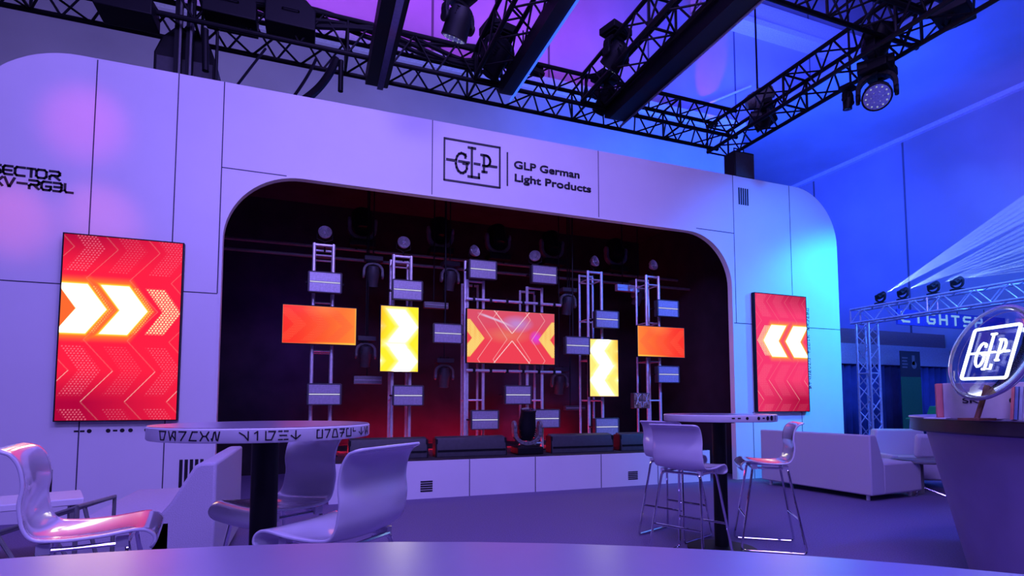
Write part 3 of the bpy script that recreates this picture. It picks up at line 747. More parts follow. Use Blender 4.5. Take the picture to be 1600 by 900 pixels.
# slanting bars = long pendant profiles running towards the viewer
M['blue_line'] = emit('blue_led_line', (0.03, 0.10, 1.0), 1.8)
M['pale_line'] = mat('pale_strip', (0.35, 0.36, 0.5), 0.4)
def fin(label, u, z, y0, y1, w, h, strip, side):
    root = empty('pendant_bar', (u, y0, z)); tag(root, label, 'light bar')
    L = y1 - y0
    b = MB(); b.prism([(-w / 2, 0), (w / 2, 0), (w / 2, h), (-w / 2, h)], 0, -0.001)
    b = MB(); b.add([(-w/2, 0, h * .35), (w/2, 0, h * .35), (w/2, 0, h), (-w/2, 0, h), (-w/2, L, 0), (w/2, L, 0), (w/2, L, h), (-w/2, L, h), (-w/2, -.0 + L * 0.03, 0), (w/2, L * 0.03, 0)],
          [(0, 3, 2, 1), (4, 5, 6, 7), (3, 7, 6, 2), (8, 9, 5, 4), (0, 1, 9, 8), (0, 8, 4, 7, 3), (1, 2, 6, 5, 9)])
    b.build('profile', 'black', root)
    b = MB()
    if side == 'mid': b.bb(w * .02, w * .30, .1, L, -0.008, -0.001) if L > 0 else b.bb(w * .02, w * .30, L, -.1, -0.008, -0.001)
    else: b.bb(w / 2 - .012, w / 2 + .012, min(0, L), max(0, L), -0.02, 0.006)
    b.build('light_strip', strip, root)
    b = MB()
    for t in (.15, .6): b.cyl((0, L * t, h), (0, L * t, h + .35), .012, 6)
    b.build('hangers', 'black_metal', root)
    return root
fin('dark pendant bar with a pale centre strip, left of the middle overhead', 0.84, 5.83, 1.25, -4.5, 0.31, 0.26, 'pale_line', 'mid')
fin('slim dark pendant bar edged by a glowing blue line', 2.72, 5.86, 0.8, -4.5, 0.20, 0.22, 'blue_line', 'edge')
fin('wide dark pendant bar with bluish flank, right of the glowing blue line', 4.66, 5.84, 0.85, -4.5, 0.30, 0.24, 'pale_line', 'edge')

# vertical post pair and stack behind the left part of the front
b = MB(); rp = empty('ground_support_post', (-1.62, 1.05, 0)); tag(rp, 'dark double post rising behind the booth front at upper left', 'post')
for x in (-.065, .065): 
    b = MB(); b.box((x, 0, 4.2), (.07, .12, 8.4)); b.build('column', 'black_metal', rp)
for x in (-.03, .09):
    b = MB(); b.cyl((x, -.08, 0), (x, -.08, 8.4), .016); b.build('cable_conduit', 'mid_grey', rp)
b = MB(); rs = empty('speaker_stack', (-1.62, 0.9, 4.55)); tag(rs, 'bulky black loudspeaker peeking over the front at upper left', 'loudspeaker')
b = MB(); b.prism([(-.36, 0), (.36, 0), (.36, 1.2), (.28, 1.42), (.12, 1.6), (-.12, 1.6), (-.28, 1.42), (-.36, 1.2)], 0.25, 0.75); b.build('cabinet', 'black', rs, bevel=.02)
b = MB(); b.bb(-.32, .32, .235, .25, .05, 1.15); b.build('grille', 'dark_grey', rs)
b = MB(); b.bb(-.34, .34, .3, .7, -4.55, 0); b.build('stand_column', 'black_metal', rs)
u, z = on_y(1132, 268, .5); rs = empty('loudspeaker', (u, .5, ZT)); tag(rs, 'black boxy loudspeaker standing on top of the booth front at upper right', 'loudspeaker')
rs.location = (u, .16, ZT)
b = MB(); b.bb(-.21, .21, -.12, .12, .0, .46); b.build('cabinet', 'black', rs, bevel=.012)
b = MB(); b.bb(-.19, .19, -.13, -.12, .03, .43); b.build('grille', 'dark_grey', rs)
b = MB(); b.tube([(-.1, 0, .46), (-.1, 0, .56), (.1, 0, .56), (.1, 0, .46)], .012, 6); b.build('handle', 'black_metal', rs)

# overhead fixtures
def over(px, py, Y): u, z = on_y(px, py, Y); return (u, Y, z)
mover('black moving head hanging overhead left of the blue line, seen from below', over(716, -14, -1.4), 1.0, True, .4, .5, 'black', wash=True)
mover('black moving head clustered where the truss meets the blue-edged bar', over(778, 42, .5), 1.35, True, .2, 1.0, 'black')
mover('black moving head left of the slanting truss, right of the blue line', over(962, 45, -.2), 1.15, True, .3, .9, 'black', wash=True)
mover('black moving head at the joint under the right slanting bar', over(945, 118, .8), 1.15, True, .3, .8, 'black')
mover('moving head at the right truss corner, pointing left', over(1196, 160, .6), 1.0, True, .6, 1.2, 'black')
mover('grey-blue cylinder moving head resting above the right truss corner', over(1186, 190, .7), 1.25, False, .9, 1.2, 'mid_grey')
mover('big black moving head on the right truss, topmost of the four', over(1372, 118, -1.7), 1.35, False, .3, .3, 'black', wash=True)
M['pale_lens'] = mat('pale_lens', (0.25, 0.28, 0.5), 0.25, 0.0, scale=60, amount=0.2)
mover('big moving head hanging under the right truss with a pale round lens', over(1368, 98, -1.7), 1.3, True, 2.17, .98, 'black', wash=True, lensm='pale_lens')
mover('small dark moving head hanging left of the pale round lens', over(1324, 135, -1.3), .62, True, .2, .1, 'black')
mover('black moving head at the top right on the crossing truss', over(1490, 30, -2.6), 1.4, False, .3, .8, 'black', wash=True)
for px, py, Y, sx, sz, lab in [(455, 32, .8, .62, .40, 'black flight box lying on the long truss, nearer the middle'), (362, 18, .8, .62, .36, 'black flight box lying on the long truss, at upper left'), (200, 12, .8, .60, .30, 'black flight box lying on the long truss beside its left end')]:
    u, z = on_y(px, py, Y); r = empty('equipment_box', (u, Y, z)); tag(r, lab, 'equipment box')
    b = MB(); b.prism([(-sx / 2, -sz / 2), (sx / 2, -sz / 2), (sx / 2, sz * .2), (sx * .3, sz / 2), (-sx / 2, sz / 2)], -.2, .2); b.build('case', 'black', r, bevel=.015)
    b = MB(); b.tube([(-.1, -.21, 0), (-.1, -.24, 0), (.1, -.24, 0), (.1, -.21, 0)], .01, 6); b.build('handle', 'black_metal', r)
# draped cable bundles on the truss
b = MB()
for k in range(5):
    pts = []
    ph = random.random() * 6
    for i in range(60):
        t = i / 59; pts.append((-1.6 + 5.0 * t, .86 + .05 * math.sin(9 * t + ph), 6.42 + .05 * k * .6 + .07 * math.sin(14 * t + ph) - .04 * (k % 2)))
    b.tube(pts, .035, 6)
tag(b.build('cable_bundle', 'black'), 'sagging bundle of black cables lying along the long truss', 'cable')
def cable(label, pts, r):
    P_ = [Vector(p) for p in pts]; out = []
    for i in range(25):
        t = i / 24; out.append(P_[0] * (1 - t) ** 2 + P_[1] * 2 * t * (1 - t) + P_[2] * t * t)
    b = MB(); b.tube(out, r, 8); return tag(b.build('hanging_cable', 'black'), label, 'cable')
def W3(px, py, Y): u, z = on_y(px, py, Y); return (u, Y, z)
cable('thick black cable curving down from the truss to the booth top', [W3(525, 92, .9), W3(510, 135, .85), W3(470, 160, .5)], .055)
cable('thin black cable dropping beside the thick curved cable', [W3(494, 92, .9), W3(482, 120, .8), W3(458, 152, .5)], .02)
cable('thin straight black cable left of the curved cables', [W3(415, 76, .9), W3(396, 100, .8), W3(370, 134, .5)], .016)
b = MB(); u, z = on_y(533, 95, .8); _, z2 = on_y(533, 143, .8); b.cyl((u, .8, z2), (u, .8, z), .035); tag(b.build('drop_pipe', 'black_metal'), 'short black pipe hanging under the long truss', 'pipe')
b = MB(); u, z = on_y(340, 50, .8); _, z2 = on_y(338, 126, .8); b.cyl((u, .8, z2), (u, .8, z), .02); b.cyl((u - .12, .8, z2 + .1), (u - .14, .8, z), .04); tag(b.build('drop_pipe', 'black_metal'), 'dark bracket hanging beside the upper-left loudspeaker', 'pipe')
for px, Y, lab in [(775, .9, 'hoist wire above the blue-edged bar'), (1181, 1.0, 'hoist wire rising from the right truss corner'), (1326, -.6, 'hoist wire rising from the right truss')]:
    u, z = on_y(px, 60, Y); b = MB(); b.cyl((u, Y, 6.4), (u, Y, 12), .018, 6); tag(b.build('hoist_wire', 'black_metal'), lab, 'wire')

# ------------------------------------------------------------------ bar stools
def catmull(pts, n):
    out = []; k = len(pts)
    for i in range(k - 1):
        p0, p1, p2, p3 = [np.array(pts[max(0, min(k - 1, i + j))], float) for j in (-1, 0, 1, 2)]
        for s in range(n):
            t = s / n; out.append(tuple(0.5 * ((2 * p1) + (-p0 + p2) * t + (2 * p0 - 5 * p1 + 4 * p2 - p3) * t * t + (-p0 + 3 * p1 - 3 * p2 + p3) * t ** 3)))
    out.append(tuple(pts[-1])); return out
def round_path(pts, r, n=5):
    P_ = [Vector(p) for p in pts]; out = [P_[0]]
    for i in range(1, len(P_) - 1):
        a = (P_[i - 1] - P_[i]); c_ = (P_[i + 1] - P_[i]); ra = min(r, a.length * .45, c_.length * .45); A = P_[i] + a.normalized() * ra; B = P_[i] + c_.normalized() * ra
        for k in range(n + 1): t = k / n; out.append(A * (1 - t) ** 2 + P_[i] * 2 * t * (1 - t) + B * t * t)
    out.append(P_[-1]); return out
def make_stool():     # faces +y, origin on the floor
    root = empty('bar_stool')
    SH = .70
    prof = catmull([(.205, SH - .065), (.222, SH - .03), (.205, SH + .0), (.16, SH + .012), (.05, SH - .004), (-.08, SH - .012), (-.155, SH + .005), (-.195, SH + .06), (-.20, SH + .13), (-.185, SH + .20), (-.195, SH + .27), (-.225, SH + .315), (-.262, SH + .33)], 5)
    n = len(prof); m = 13; vs = []; fs = []
    for i, (y, z) in enumerate(prof):
        t = i / (n - 1)
        w = .205 if t < .45 else lerp(.205, .20, (t - .45) / .55)
        if t > .93: w = .20 - .03 * ((t - .93) / .07) ** 2
        if t < .06: w = .205 - .03 * ((.06 - t) / .06) ** 2
        bow = .018 * math.exp(-((t - .52) / .16) ** 2) + .006
        for j in range(m):
            s = -1 + 2 * j / (m - 1)
            # concave seat and back: edges rise / come forward
            k = bow * s * s * (1 if t < .93 else .3)
            ty = 0.0 if t < .42 else min(1, (t - .42) / .2)
            vs.append((s * w, y + k * 1.6 * ty, z + k * (1 - ty)))
    for i in range(n - 1):
        for j in range(m - 1): fs.append((i * m + j, i * m + j + 1, (i + 1) * m + j + 1, (i + 1) * m + j))
    b = MB(); b.add(vs, fs); o = b.build('seat_shell', 'shell', root, smooth=80)
    so = o.modifiers.new('solid', 'SOLIDIFY'); so.thickness = .012; so.offset = 0
    bv = o.modifiers.new('bevel', 'BEVEL'); bv.width = .004; bv.segments = 2; bv.limit_method = 'ANGLE'
    for sx in (-1, 1):
        x0, x1 = sx * .155, sx * .225
        path = round_path([(x0 * .4, .12, SH - .035), (x0, .13, SH - .035), (x1, .24, .012), (x1, -.24, .012), (x0, -.13, SH - .035), (x0 * .4, -.12, SH - .035)], .035)
        b = MB(); b.tube(path, .0095, 10); b.build('sled_leg', 'chrome', root)
    def lx(z): return .225 + (.155 - .225) * z / (SH - .035)
    def ly(z): return .24 + (.13 - .24) * z / (SH - .035)
    b = MB(); z = .27; b.cyl((-lx(z), ly(z), z), (lx(z), ly(z), z), .009, 8); b.build('footrest', 'chrome', root)
    b = MB(); z = .27; b.cyl((-lx(z), -ly(z), z), (lx(z), -ly(z), z), .009, 8); b.build('rear_stretcher', 'chrome', root)
    b = MB(); b.cyl((-.15, .13, SH - .035), (.15, .13, SH - .035), .009, 8); b.cyl((-.15, -.13, SH - .035), (.15, -.13, SH - .035), .009, 8)
    for sx in (-1, 1): b.cyl((sx * .15, .13, SH - .035), (sx * .15, -.13, SH - .035), .009, 8)
    b.build('under_frame', 'chrome', root)
    b = MB()
    for sx in (-1, 1):
        for sy in (-1, 1): b.box((sx * .15, sy * .115, SH - .028), (.03, .04, .036))
    b.build('mounts', 'shell', root)
    return root
stool0 = make_stool()
stools = [((-1.64, 2.16), (0.87, 0.49), 'white shell bar stool at far left, seen side-on with its seat edge glinting'),
          ((-.68, 2.16), (-.92, .40), 'white shell bar stool nearest the viewer with its back turned, left of centre'),
          ((-1.14, 2.68), (-.56, -.83), 'white shell bar stool behind the black column of the left high table'),
          ((1.365, 4.24), (.72, .70), 'front one of the two overlapping white bar stools left of the right high table'),
          ((1.47, 4.98), (.72, .66), 'rear one of the two overlapping white bar stools left of the right high table'),
          ((2.13, 4.60), (-.95, .26), 'white bar stool in side view right of the right high table, before the sofa')]
for i, ((x, y), (fx, fy), lab) in enumerate(stools):
    r = stool0 if i == 0 else copy_tree(stool0)
    X, Y = cw(x, y); r.location = (X, Y, 0)
    wx = fx * ct + fy * st; wy = -fx * st + fy * ct
    r.rotation_euler.z = math.atan2(wy, wx) - PI / 2
    tag(r, lab, 'bar stool', 'white shell bar stools')

# ------------------------------------------------------------------ high tables
def high_table(label, X, Y, R, base=True, seed=0, marks='text', h=1.10):
    root = empty('high_table', (X, Y, 0)); tag(root, label, 'table')
    th = .055
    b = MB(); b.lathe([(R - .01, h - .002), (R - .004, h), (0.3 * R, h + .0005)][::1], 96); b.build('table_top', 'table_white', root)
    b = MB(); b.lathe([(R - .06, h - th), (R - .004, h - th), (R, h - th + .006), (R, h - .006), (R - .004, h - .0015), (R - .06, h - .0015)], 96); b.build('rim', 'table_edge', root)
    b = MB(); b.lathe([(.12, h - th - .018), (.12, h - th)], 24); b.lathe([(.055, .02), (.055, h - th)], 24); b.build('column', 'black_metal', root)
    b = MB(); b.lathe([(.27, 0), (.27, .012), (.07, .03)], 40); b.build('base_plate', 'black_metal', root)
    return root
def rimfn(R, h, phi0):
    # s = angle (rad) measured from the direction facing the viewer, growing to the right in view
    return lambda s, t, n: Vector(((R + n) * math.cos(phi0 + s), (R + n) * math.sin(phi0 + s), h + t))
TL = cw(-1.08, 2.40)
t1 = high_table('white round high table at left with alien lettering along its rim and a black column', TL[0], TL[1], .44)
phi = math.atan2(-D - TL[1], 0 - TL[0])
b = MB(); fn = rimfn(.4405, 1.05, phi)
def rimtext(text, x0, x1, cx=406., half=173., sc=1.0, w=.0045, hgt=.031, zb=.006):
    n = len(text); R = .44
    for i, ch in enumerate(text):
        p0 = x0 + (x1 - x0) * (i + .06) / n; p1 = x0 + (x1 - x0) * (i + .80) / n
        a0 = math.asin(max(-1, min(1, (p0 - cx) / half))); a1 = math.asin(max(-1, min(1, (p1 - cx) / half)))
        pls = [[(lerp(a0, a1, q[0]) * R, zb + q[1] * hgt) for q in pl] for pl in ALIEN[ch]]
        strokes(b, pls, lambda s, t, nn: fn(s / R, t, nn), w, .0012, split=2)
for word, x0, x1 in (('abcdef', 264, 350), ('ghijk', 371, 456), ('lcmnlokb', 476, 570)):
    b = MB(); rimtext(word, x0, x1); b.build('rim_lettering', 'ink', t1)
TR = cw(1.715, 4.53)
t2 = high_table('white round high table at right with dots and dashes on its rim', TR[0], TR[1], .44)
phi = math.atan2(-D - TR[1], 0 - TR[0]); b = MB(); fn = rimfn(.4405, 1.05, phi)
for px, kind in [(1141, '-'), (1149, '-'), (1160, 'o'), (1176, 'o'), (1183, '-'), (1189, 'o'), (1195, 'o'), (1201, 'i')]:
    a = math.asin(min(.99, (px - 1121) / 86.))
    g = lambda s, t, nn: fn(s / .44, t, nn)
    if kind == 'o': disc(b, (a * .44, .026), .0125 / max(.5, math.cos(a)) * .8, g, .0012)
    elif kind == '-': strokes(b, [[(a * .44 - .007, .026), (a * .44 + .007, .026)]], g, .010, .0012)
    else: strokes(b, [[(a * .44, .012), (a * .44, .042)]], g, .008, .0012)
b.build('rim_marks', 'ink', t2)
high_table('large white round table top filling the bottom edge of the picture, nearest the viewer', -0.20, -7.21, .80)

# ------------------------------------------------------------------ sofas and lounge furniture
def sofa(label, loc, rz, L=1.9, dep=.95, H=.80, seat=.45, foot=.25):
    # back plane at local x=0, seat towards +x, length along +y
    root = empty('sofa', loc, rz); tag(root, label, 'sofa')
    b = MB(); b.prism([(0, .07), (foot, .07), (lerp(.25, foot, .6), seat), (lerp(.20, foot, .3), seat + .1), (.13, H - .02), (.10, H), (.0, H)], 0, L); b.build('backrest', 'fabric', root, bevel=.02)
    b = MB(); b.prism([(.24, .07), (dep, .07), (dep, seat - .06), (dep - .05, seat), (.24, seat)], 0, L); b.build('seat', 'fabric', root, bevel=.025)
    for x in (.08, dep - .1):
        for y in (.1, L - .1):
            b = MB(); b.cyl((x, y, 0), (x, y, .07), .022, 10); b.build('foot', 'alu', root)
    return root
sofa('white upholstered sofa on the right, its plain back turned to the viewer', (6.39, -2.12, 0), .06, 1.62, 1.0)
s2 = sofa('white upholstered sofa on the left, its high back end rising behind the left high table', (-.555, -1.25, 0), PI, 1.5, .85, foot=.40)
# armchair far right
def armchair(label, loc, rz):
    root = empty('armchair', loc, rz); tag(root, label, 'armchair')
    b = MB(); b.prism([(-.4, .12), (.4, .12), (.4, .42), (-.4, .42)], -.38, .38); b.build('seat', 'fabric', root, bevel=.03)
    b = MB(); b.prism([(-.38, .40), (.38, .40), (.33, .80), (-.33, .80)], .22, .40); b.build('backrest', 'fabric', root, bevel=.03)
    for sx in (-1, 1):
        b = MB(); b.box((sx * .37, 0, .40), (.09, .7, .12)); b.build('armrest', 'fabric', root, bevel=.02)
    for x in (-.3, .3):
        for y in (-.28, .28):
            b = MB(); b.cyl((x, y, 0), (x, y, .12), .015, 8); b.build('leg', 'alu', root)
    return root
X, Y = cw(5.80, 8.0)
armchair('pale upholstered armchair standing between the right sofa and the counter', (X, Y, 0), -.5)
r = empty('cushion'); X, Y = cw(5.80, 7.66); r.location = (X, Y, .43); r.rotation_euler = (.2, 0, -.5); tag(r, 'square grey cushion propped on the pale armchair at right', 'cushion')
b = MB(); b.box((0, 0, .17), (.34, .10, .34)); o = b.build('cushion_cover', 'fabric', r, bevel=.045)
r = empty('side_table'); X, Y = cw(5.34, 7.2); r.location = (X, Y, 0); tag(r, 'small dark-topped side table on a chrome foot beside the right sofa', 'side table')
b = MB(); b.lathe([(.32, .42), (.33, .43), (.33, .445), (.32, .45)], 40); b.build('table_top', 'mid_grey', r)
b = MB(); b.cyl((0, 0, .03), (0, 0, .42), .045, 16); b.build('column', 'mid_grey', r)
b = MB()
for k in range(4):
    a = k * PI / 2 + .4; b.cyl((.02 * math.cos(a), .02 * math.sin(a), .10), (.26 * math.cos(a), .26 * math.sin(a), .012), .012, 8)
b.build('cross_foot', 'chrome', r)

# low table and wire frame at far left
X, Y = cw(-3.55, 4.05)
r = empty('low_table', (X, Y, 0), .35); tag(r, 'low white block table by the wall at far left', 'side table')
b = MB(); b.box((0, 0, .47), (.62, .5, .05)); b.build('table_top', 'white_panel', r, bevel=.008)
for sx in (-1, 1):
    b = MB(); b.box((sx * .26, 0, .23), (.06, .42, .44)); b.build('leg_panel', 'mid_grey', r, bevel=.006)
X, Y = cw(-2.56, 3.0)
r = empty('magazine_rack', (X, Y, .0), -.25); tag(r, 'dark metal frame rack with slanted top beside the left sofa', 'rack')
b = MB()
for y in (-.16, .16):
    b.tube([(-.42, y, .01), (-.42, y, .42), (.28, y, .65), (.28, y, .01)], .014, 8)
    b.tube([(-.1, y, .53), (.05, y, .3), (.28, y, .3)], .011, 8); b.tube([(.12, y, .60), (.2, y, .3)], .011, 8); b.tube([(-.42, y, .05), (.28, y, .05)], .011, 8)
b.build('side_frames', 'mid_grey', r)
b = MB()
for x, z in ((-.42, .42), (.28, .65), (-.42, .03), (.28, .03)): b.cyl((x, -.16, z), (x, .16, z), .012, 8)
b.build('crossbars', 'mid_grey', r)

# ------------------------------------------------------------------ counter at right with the round neon sign
CXY = cw(4.0, 3.3)
r = empty('bar_counter', (CXY[0], CXY[1], 0)); tag(r, 'round bar counter at the right edge with a dark rim and tapering pale body', 'counter')
M['counter_top'] = mat('counter_top', (0.30, 0.28, 0.36), 0.35, scale=30)
M['counter_side'] = mat('counter_side', (0.34, 0.28, 0.52), 0.5, scale=6, amount=.04)
M['counter_rim'] = mat('counter_rim', (0.03, 0.025, 0.05), 0.35)
b = MB(); b.lathe([(1.26, 1.086), (1.298, 1.088), (1.30, 1.095), (1.296, 1.10), (.4, 1.1005)], 96); b.build('counter_top', 'counter_top', r)
b = MB(); b.lathe([(1.15, 1.0), (1.28, 1.0), (1.29, 1.01), (1.29, 1.086), (1.15, 1.086)], 96); b.build('counter_rim', 'counter_rim', r)
b = MB(); b.lathe([(.99, 0.0), (1.00, .05), (1.20, 1.0)], 96); b.build('counter_body', 'counter_side', r)
CT = 1.101
def cc(px, depth): return cw((px - 800) / 850. * depth, depth)   # ground point under photo column px at a given depth
# carton
M['carton'] = mat('carton', (0.58, 0.50, 0.56), 0.8, scale=10, amount=0.05)
M['carton_red'] = mat('carton_side', (0.75, 0.22, 0.22), 0.7, scale=10, amount=0.05)
X, Y = cc(1535, 3.15)
r = empty('carton_box', (X, Y, CT), -TH - .62); tag(r, 'pale cardboard carton with dark lettering standing on the counter behind the neon sign', 'box')
b = MB(); b.bb(-.185, .21, -.09, .09, 0, .205); b.build('carton_body', 'carton', r, bevel=.003)
b = MB(); b.bb(-.215, -.186, -.07, .09, 0, .205); b.build('carton_side_panel', 'carton_red', r)
text_mesh('lettering', 'SK', .075, .03, (-.10, -.092, .09), (PI / 2, 0, 0), 'ink', r, .02, .001)
text_mesh('lettering', '00', .06, .03, (.10, -.092, .09), (PI / 2, 0, 0), 'ink', r, .02, .001)
# leaflets standing right of the carton
for k, (px, colr, lab) in enumerate([(1581, (.75, .2, .2), 'red-edged booklet standing against the carton'), (1587, (.2, .3, .6), 'blue booklet standing next to the red-edged one'), (1594, (.5, .55, .7), 'pale booklet at the right edge of the counter row')]):
    X, Y = cc(px + 3, 3.0); M['bk%d' % k] = mat('booklet_cover_%d' % k, colr, .4)
    r = empty('booklet', (X, Y, CT), -TH - .9); tag(r, lab, 'booklet', 'booklets beside the carton')
    b = MB(); b.box((0, 0, .09), (.012, .13, .18), Matrix.Rotation(.08, 3, 'Y')); b.build('cover', 'bk%d' % k, r)
    b = MB(); b.box((0.001, .002, .09), (.009, .132, .175), Matrix.Rotation(.08, 3, 'Y')); b.build('pages', 'table_edge', r)
M['paper'] = mat('paper', (.6, .6, .7), .6)
X, Y = cc(1462, 3.15); r = empty('leaflet', (X, Y, CT), .4); tag(r, 'thin pale leaflet lying at the left end of the counter top', 'leaflet')
b = MB(); b.box((0, 0, .003), (.16, .10, .005)); o = b.build('sheet', 'paper', r)
b = MB(); b.box((0, 0, .0058), (.10, .004, .001)); b.build('print_line', 'ink', r)
# sign: clear lens-shaped disc, neon square inside, wooden prop
m, n_, l_, bs = new_mat('clear_acrylic')
tr = n_.new('ShaderNodeBsdfTransparent'); tr.inputs['Color'].default_value = (.80, .80, .95, 1)
gl = n_.new('ShaderNodeBsdfGlossy'); gl.inputs['Roughness'].default_value = .06; gl.inputs['Color'].default_value = (1, 1, 1, 1)
fr = n_.new('ShaderNodeFresnel'); fr.inputs['IOR'].default_value = 1.18
mx = n_.new('ShaderNodeMixShader'); l_.new(fr.outputs[0], mx.inputs[0]); l_.new(tr.outputs[0], mx.inputs[1]); l_.new(gl.outputs[0], mx.inputs[2])
l_.new(mx.outputs[0], n_['Material Output'].inputs['Surface']); M['acrylic'] = m
M['acrylic_rim'] = mat('acrylic_rim', (.35, .33, .60), .1, 0.3, coat=1.0)
M['neon'] = emit('neon_white', (0.80, 0.90, 1.0), 3.2)
M['wood'] = mat('brown_wood', (.20, .07, .05), .5, scale=12, amount=.3)
sd = 2.62
X, Y = 3.312, -5.052; zc = 1.452
r = empty('neon_sign', (X, Y, CT)); tag(r, 'clear round sign with a glowing white emblem in a square, leaning on the counter', 'sign')
base_z = CT
Rs = .252
# local frame: disc normal along -y, tilted in plane and turned away from the viewer
RM = Matrix.Rotation(-1.955, 4, 'Z') @ Matrix.Rotation(-.307, 4, 'X') @ Matrix.Rotation(.02, 4, 'Y')
T0 = Matrix.Translation((0, 0, zc - base_z)) @ RM
def sgn(v): return T0 @ Vector(v)
b = MB()
prof = []
K = 14
for k in range(K + 1):
    a = PI * k / K; prof.append((max(.002, Rs * math.sin(a)), -.075 * math.cos(a)))
b.lathe(prof, 64, T0 @ Matrix.Rotation(PI / 2, 4, 'X')); b.build('clear_shell', 'acrylic', r, smooth=80)
b = MB(); b.tube([sgn((Rs * math.cos(2 * PI * k / 72), 0, Rs * math.sin(2 * PI * k / 72))) for k in range(72)], .009, 8, closed=True)
b.tube([sgn((Rs * .93 * math.cos(2 * PI * k / 72), .03, Rs * .93 * math.sin(2 * PI * k / 72))) for k in range(72)], .003, 6, closed=True); b.build('edge_ring', 'acrylic_rim', r)
q = .14
b = MB(); b.tube([sgn(p) for p in round_path([(-q, 0, 0), (-q, 0, q), (q, 0, q), (q, 0, -q), (-q, 0, -q), (-q, 0, 0)], .015)], .008, 8)
b.build('neon_square', 'neon', r)
b = MB()
for pl in EMB: 
    pts = [sgn(((p - .5) * 2 * q * .95, -.004, (z_ - .5) * 2 * q * .9)) for p, z_ in pl]; b.tube(pts, .0062, 8)
b.build('neon_emblem', 'neon', r)
b = MB(); b.box(sgn((0, .012, 0)), (.25, .004, .25), (T0.to_3x3())); b.build('back_plate', 'acrylic', r)
b = MB(); b.cyl((.0, .02, zc - base_z - .17), (-.045, .05, 0.008), .013, 8); b.box((-.045, .05, .006), (.14, .1, .012)); b.build('wooden_prop', 'wood', r)

# ------------------------------------------------------------------ neighbouring stand at right
GZ = 3.42
gx0, gy0 = 13.42, 3.0
M['gantry'] = mat('gantry_aluminium', (.70, .72, .80), .3, .6)
truss('gantry_truss', 'upright truss column of the neighbouring stand seen past the booth edge', (gx0, gy0, 0), (gx0, gy0, 3.25), .33, 'gantry', rc=.03, rb=.015, upv=(0, 1, 0))
truss('gantry_truss', 'horizontal truss of the neighbouring stand running towards the viewer', (gx0, gy0 + .3, 3.45), (gx0, -5.5, 3.45), .36, 'gantry', rc=.03, rb=.015)
u0, zt = on_y(1404, 487, gy0 - .1); u1, _ = on_y(1540, 500, gy0 - .1)
r = empty('letter_sign', (u0 + .35, gy0 + .1, 3.30)); tag(r, 'blue fascia sign with pale capital letters hung under the neighbouring gantry', 'sign')
M['sign_blue'] = mat('sign_blue', (.06, .08, .45), .6)
M['letters'] = emit('pale_letters', (.25, .50, .95), .8)
w = u1 - u0
b = MB(); b.bb(-.1, w + 1.4, 0, .05, 0, .42); b.build('fascia', 'sign_blue', r)
b = MB()
for k, ch in enumerate('LIGHTSP'):
    x = w * (k + .1) / 7; strokes(b, place(TECH[ch], x, .09, w / 7 * .55, .25), lambda s, t, nn: Vector((s, -.002 - nn, t)), .055, .02)
b.build('letters', 'letters', r)
b = MB()
for k in range(4): b.cyl((k * w / 3, .02, .42), (k * w / 3, .02, .62), .01, 6)
b.build('hangers', 'black_metal', r)
# rear fascia band, curtain, banner
M['band'] = mat('fascia_grey', (.42, .42, .50), .7); M['curtain'] = mat('blue_curtain', (.035, .06, .22), .85, scale=1.5, amount=.3); M['brown'] = mat('brown_board', (.20, .13, .16), .7)
BY = 4.6
b = MB(); b.bb(13.4, 19.3, BY, BY + .1, 2.35, 2.95); tag(b.build('fascia_board', 'band'), 'pale grey fascia band across the rear of the neighbouring stand', 'panel', kind='thing')
b = MB(); b.bb(13.0, 19.3, BY + .1, BY + .2, 2.95, 3.4); tag(b.build('fascia_board', 'brown'), 'brownish board above the pale fascia band of the neighbouring stand', 'panel', kind='thing')
b = MB()
nn = 120; vs = []; fs = []
for i in range(nn + 1):
    x = 13.3 + 6.0 * i / nn; y = BY + .12 + .05 * math.sin(i * 1.1); vs += [(x, y, 0), (x, y, 2.4)]
for i in range(nn): fs.append((2 * i, 2 * i + 2, 2 * i + 3, 2 * i + 1))
b.add(vs, fs); o = b.build('curtain', 'curtain', smooth=80); o.modifiers.new('s', 'SOLIDIFY').thickness = .01; tag(o, 'dark blue curtain closing the back of the neighbouring stand', 'curtain', kind='thing')
M['banner_green'] = mat('banner_green', (.01, .14, .06), .6); M['banner_dark'] = mat('banner_dark', (.02, .025, .04), .6)
u0, z0 = on_y(1406, 548, 3.9); u1, _ = on_y(1437, 548, 3.9)
r = empty('roll_up_banner', (u0, 3.9, 0)); tag(r, 'tall dark and green roll-up banner with small white print beside the truss column', 'banner')
w = u1 - u0
b = MB(); b.bb(0, w, 0, .015, 1.95, z0); b.bb(0, w, 0, .015, .06, 1.95, mi=1); b.build('banner_sheet', ['banner_dark', 'banner_green'], r)
b = MB(); b.bb(-.03, w + .03, -.08, .1, 0, .06); b.build('banner_base', 'mid_grey', r)
b = MB()
for k in range(4): b.bb(.07, .07 + w * (.28 - .03 * (k % 2)), -.003, 0, z0 - .22 - .09 * k, z0 - .18 - .09 * k)
disc(b, (w * .68, z0 - .40), .11, lambda s, t, n: Vector((s, -n, t)), .003); b.bb(w * .58, w * .72, -.003, 0, z0 - .4, z0 - .12)
b.build('print', 'mid_grey', r)
M['green'] = mat('green_plastic', (.03, .55, .12), .4)
u0, z0 = on_z(1437, 690, .0)
X, Y = 15.3, 2.6
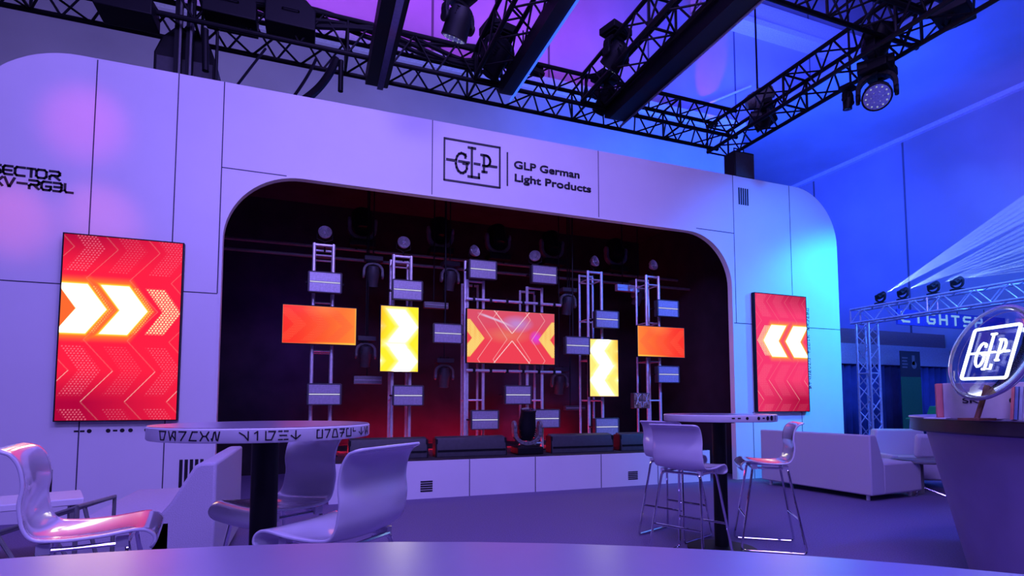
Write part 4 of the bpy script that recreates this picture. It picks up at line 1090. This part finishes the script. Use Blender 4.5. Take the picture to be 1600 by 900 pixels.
X, Y = cw((1437 - 800) / 850 * 13.0, 13.0)
r = empty('stool_chair', (X, Y, 0), -.6); tag(r, 'green plastic chair far back beside the counter left end', 'chair')
b = MB(); b.prism([(-.25, .78), (.25, .85), (.33, 1.12), (.27, 1.12), (.2, .9), (-.25, .83)], -.22, .22); b.build('seat_shell', 'green', r, bevel=.02)
for sx in (-1, 1):
    for sy in (-1, 1):
        b = MB(); b.cyl((sx * .16, sy * .16, .79), (sx * .22, sy * .2, 0), .014, 8); b.build('leg', 'alu', r)
# light pole
u, z = on_y(1480, 548, 2.5); _, z2 = on_y(1480, 580, 2.5)

# beam fixtures on the gantry and their beams
beams = [((1384, 458), 'first'), ((1420, 467), 'second'), ((1468, 457), 'third'), ((1505, 450), 'fourth')]
for k, ((px, py), nm) in enumerate(beams):
    Yb = gy0 - .1
    while on_y(px, py, Yb)[0] > gx0 + .30 and Yb > -5: Yb -= .05
    ru = on_y(px, py, Yb)[0]
    o3 = Vector((ru, Yb, 3.97))
    r = mover(nm + ' beam light on the neighbouring gantry sending pale beams to the upper right', (ru - .20, Yb, 3.66), .66, False, -PI / 2, -1.1, 'black', group='beam lights on the neighbouring gantry')
    lo, hi = [(298, 340), (352, 392), (388, 425), (415, 440)][k]
    for j in range(5):
        ty = lo + (hi - lo) * j / 4
        tx_, tz_ = on_y(1640, ty, Yb - 1.0)
        spot('beam', o3, (tx_, Yb - 1.0, tz_ + .3), (0.45, 0.75, 1.0), [320000, 200000, 130000, 90000][k], 1.6, 0.3, 0.01)
m, n_, l_, bs = new_mat('haze_volume')
n_.remove(bs); vs_ = n_.new('ShaderNodeVolumeScatter'); vs_.inputs['Density'].default_value = 0.02; vs_.inputs['Anisotropy'].default_value = 0.2
l_.new(vs_.outputs[0], n_['Material Output'].inputs['Volume']); M['haze'] = m
b = MB(); b.bb(12.7, 19.2, -3.5, 4.4, 3.6, 9.5); tag(b.build('haze', 'haze', smooth=0), 'thin stage haze hanging above the neighbouring gantry and catching the beams', 'haze', kind='stuff')
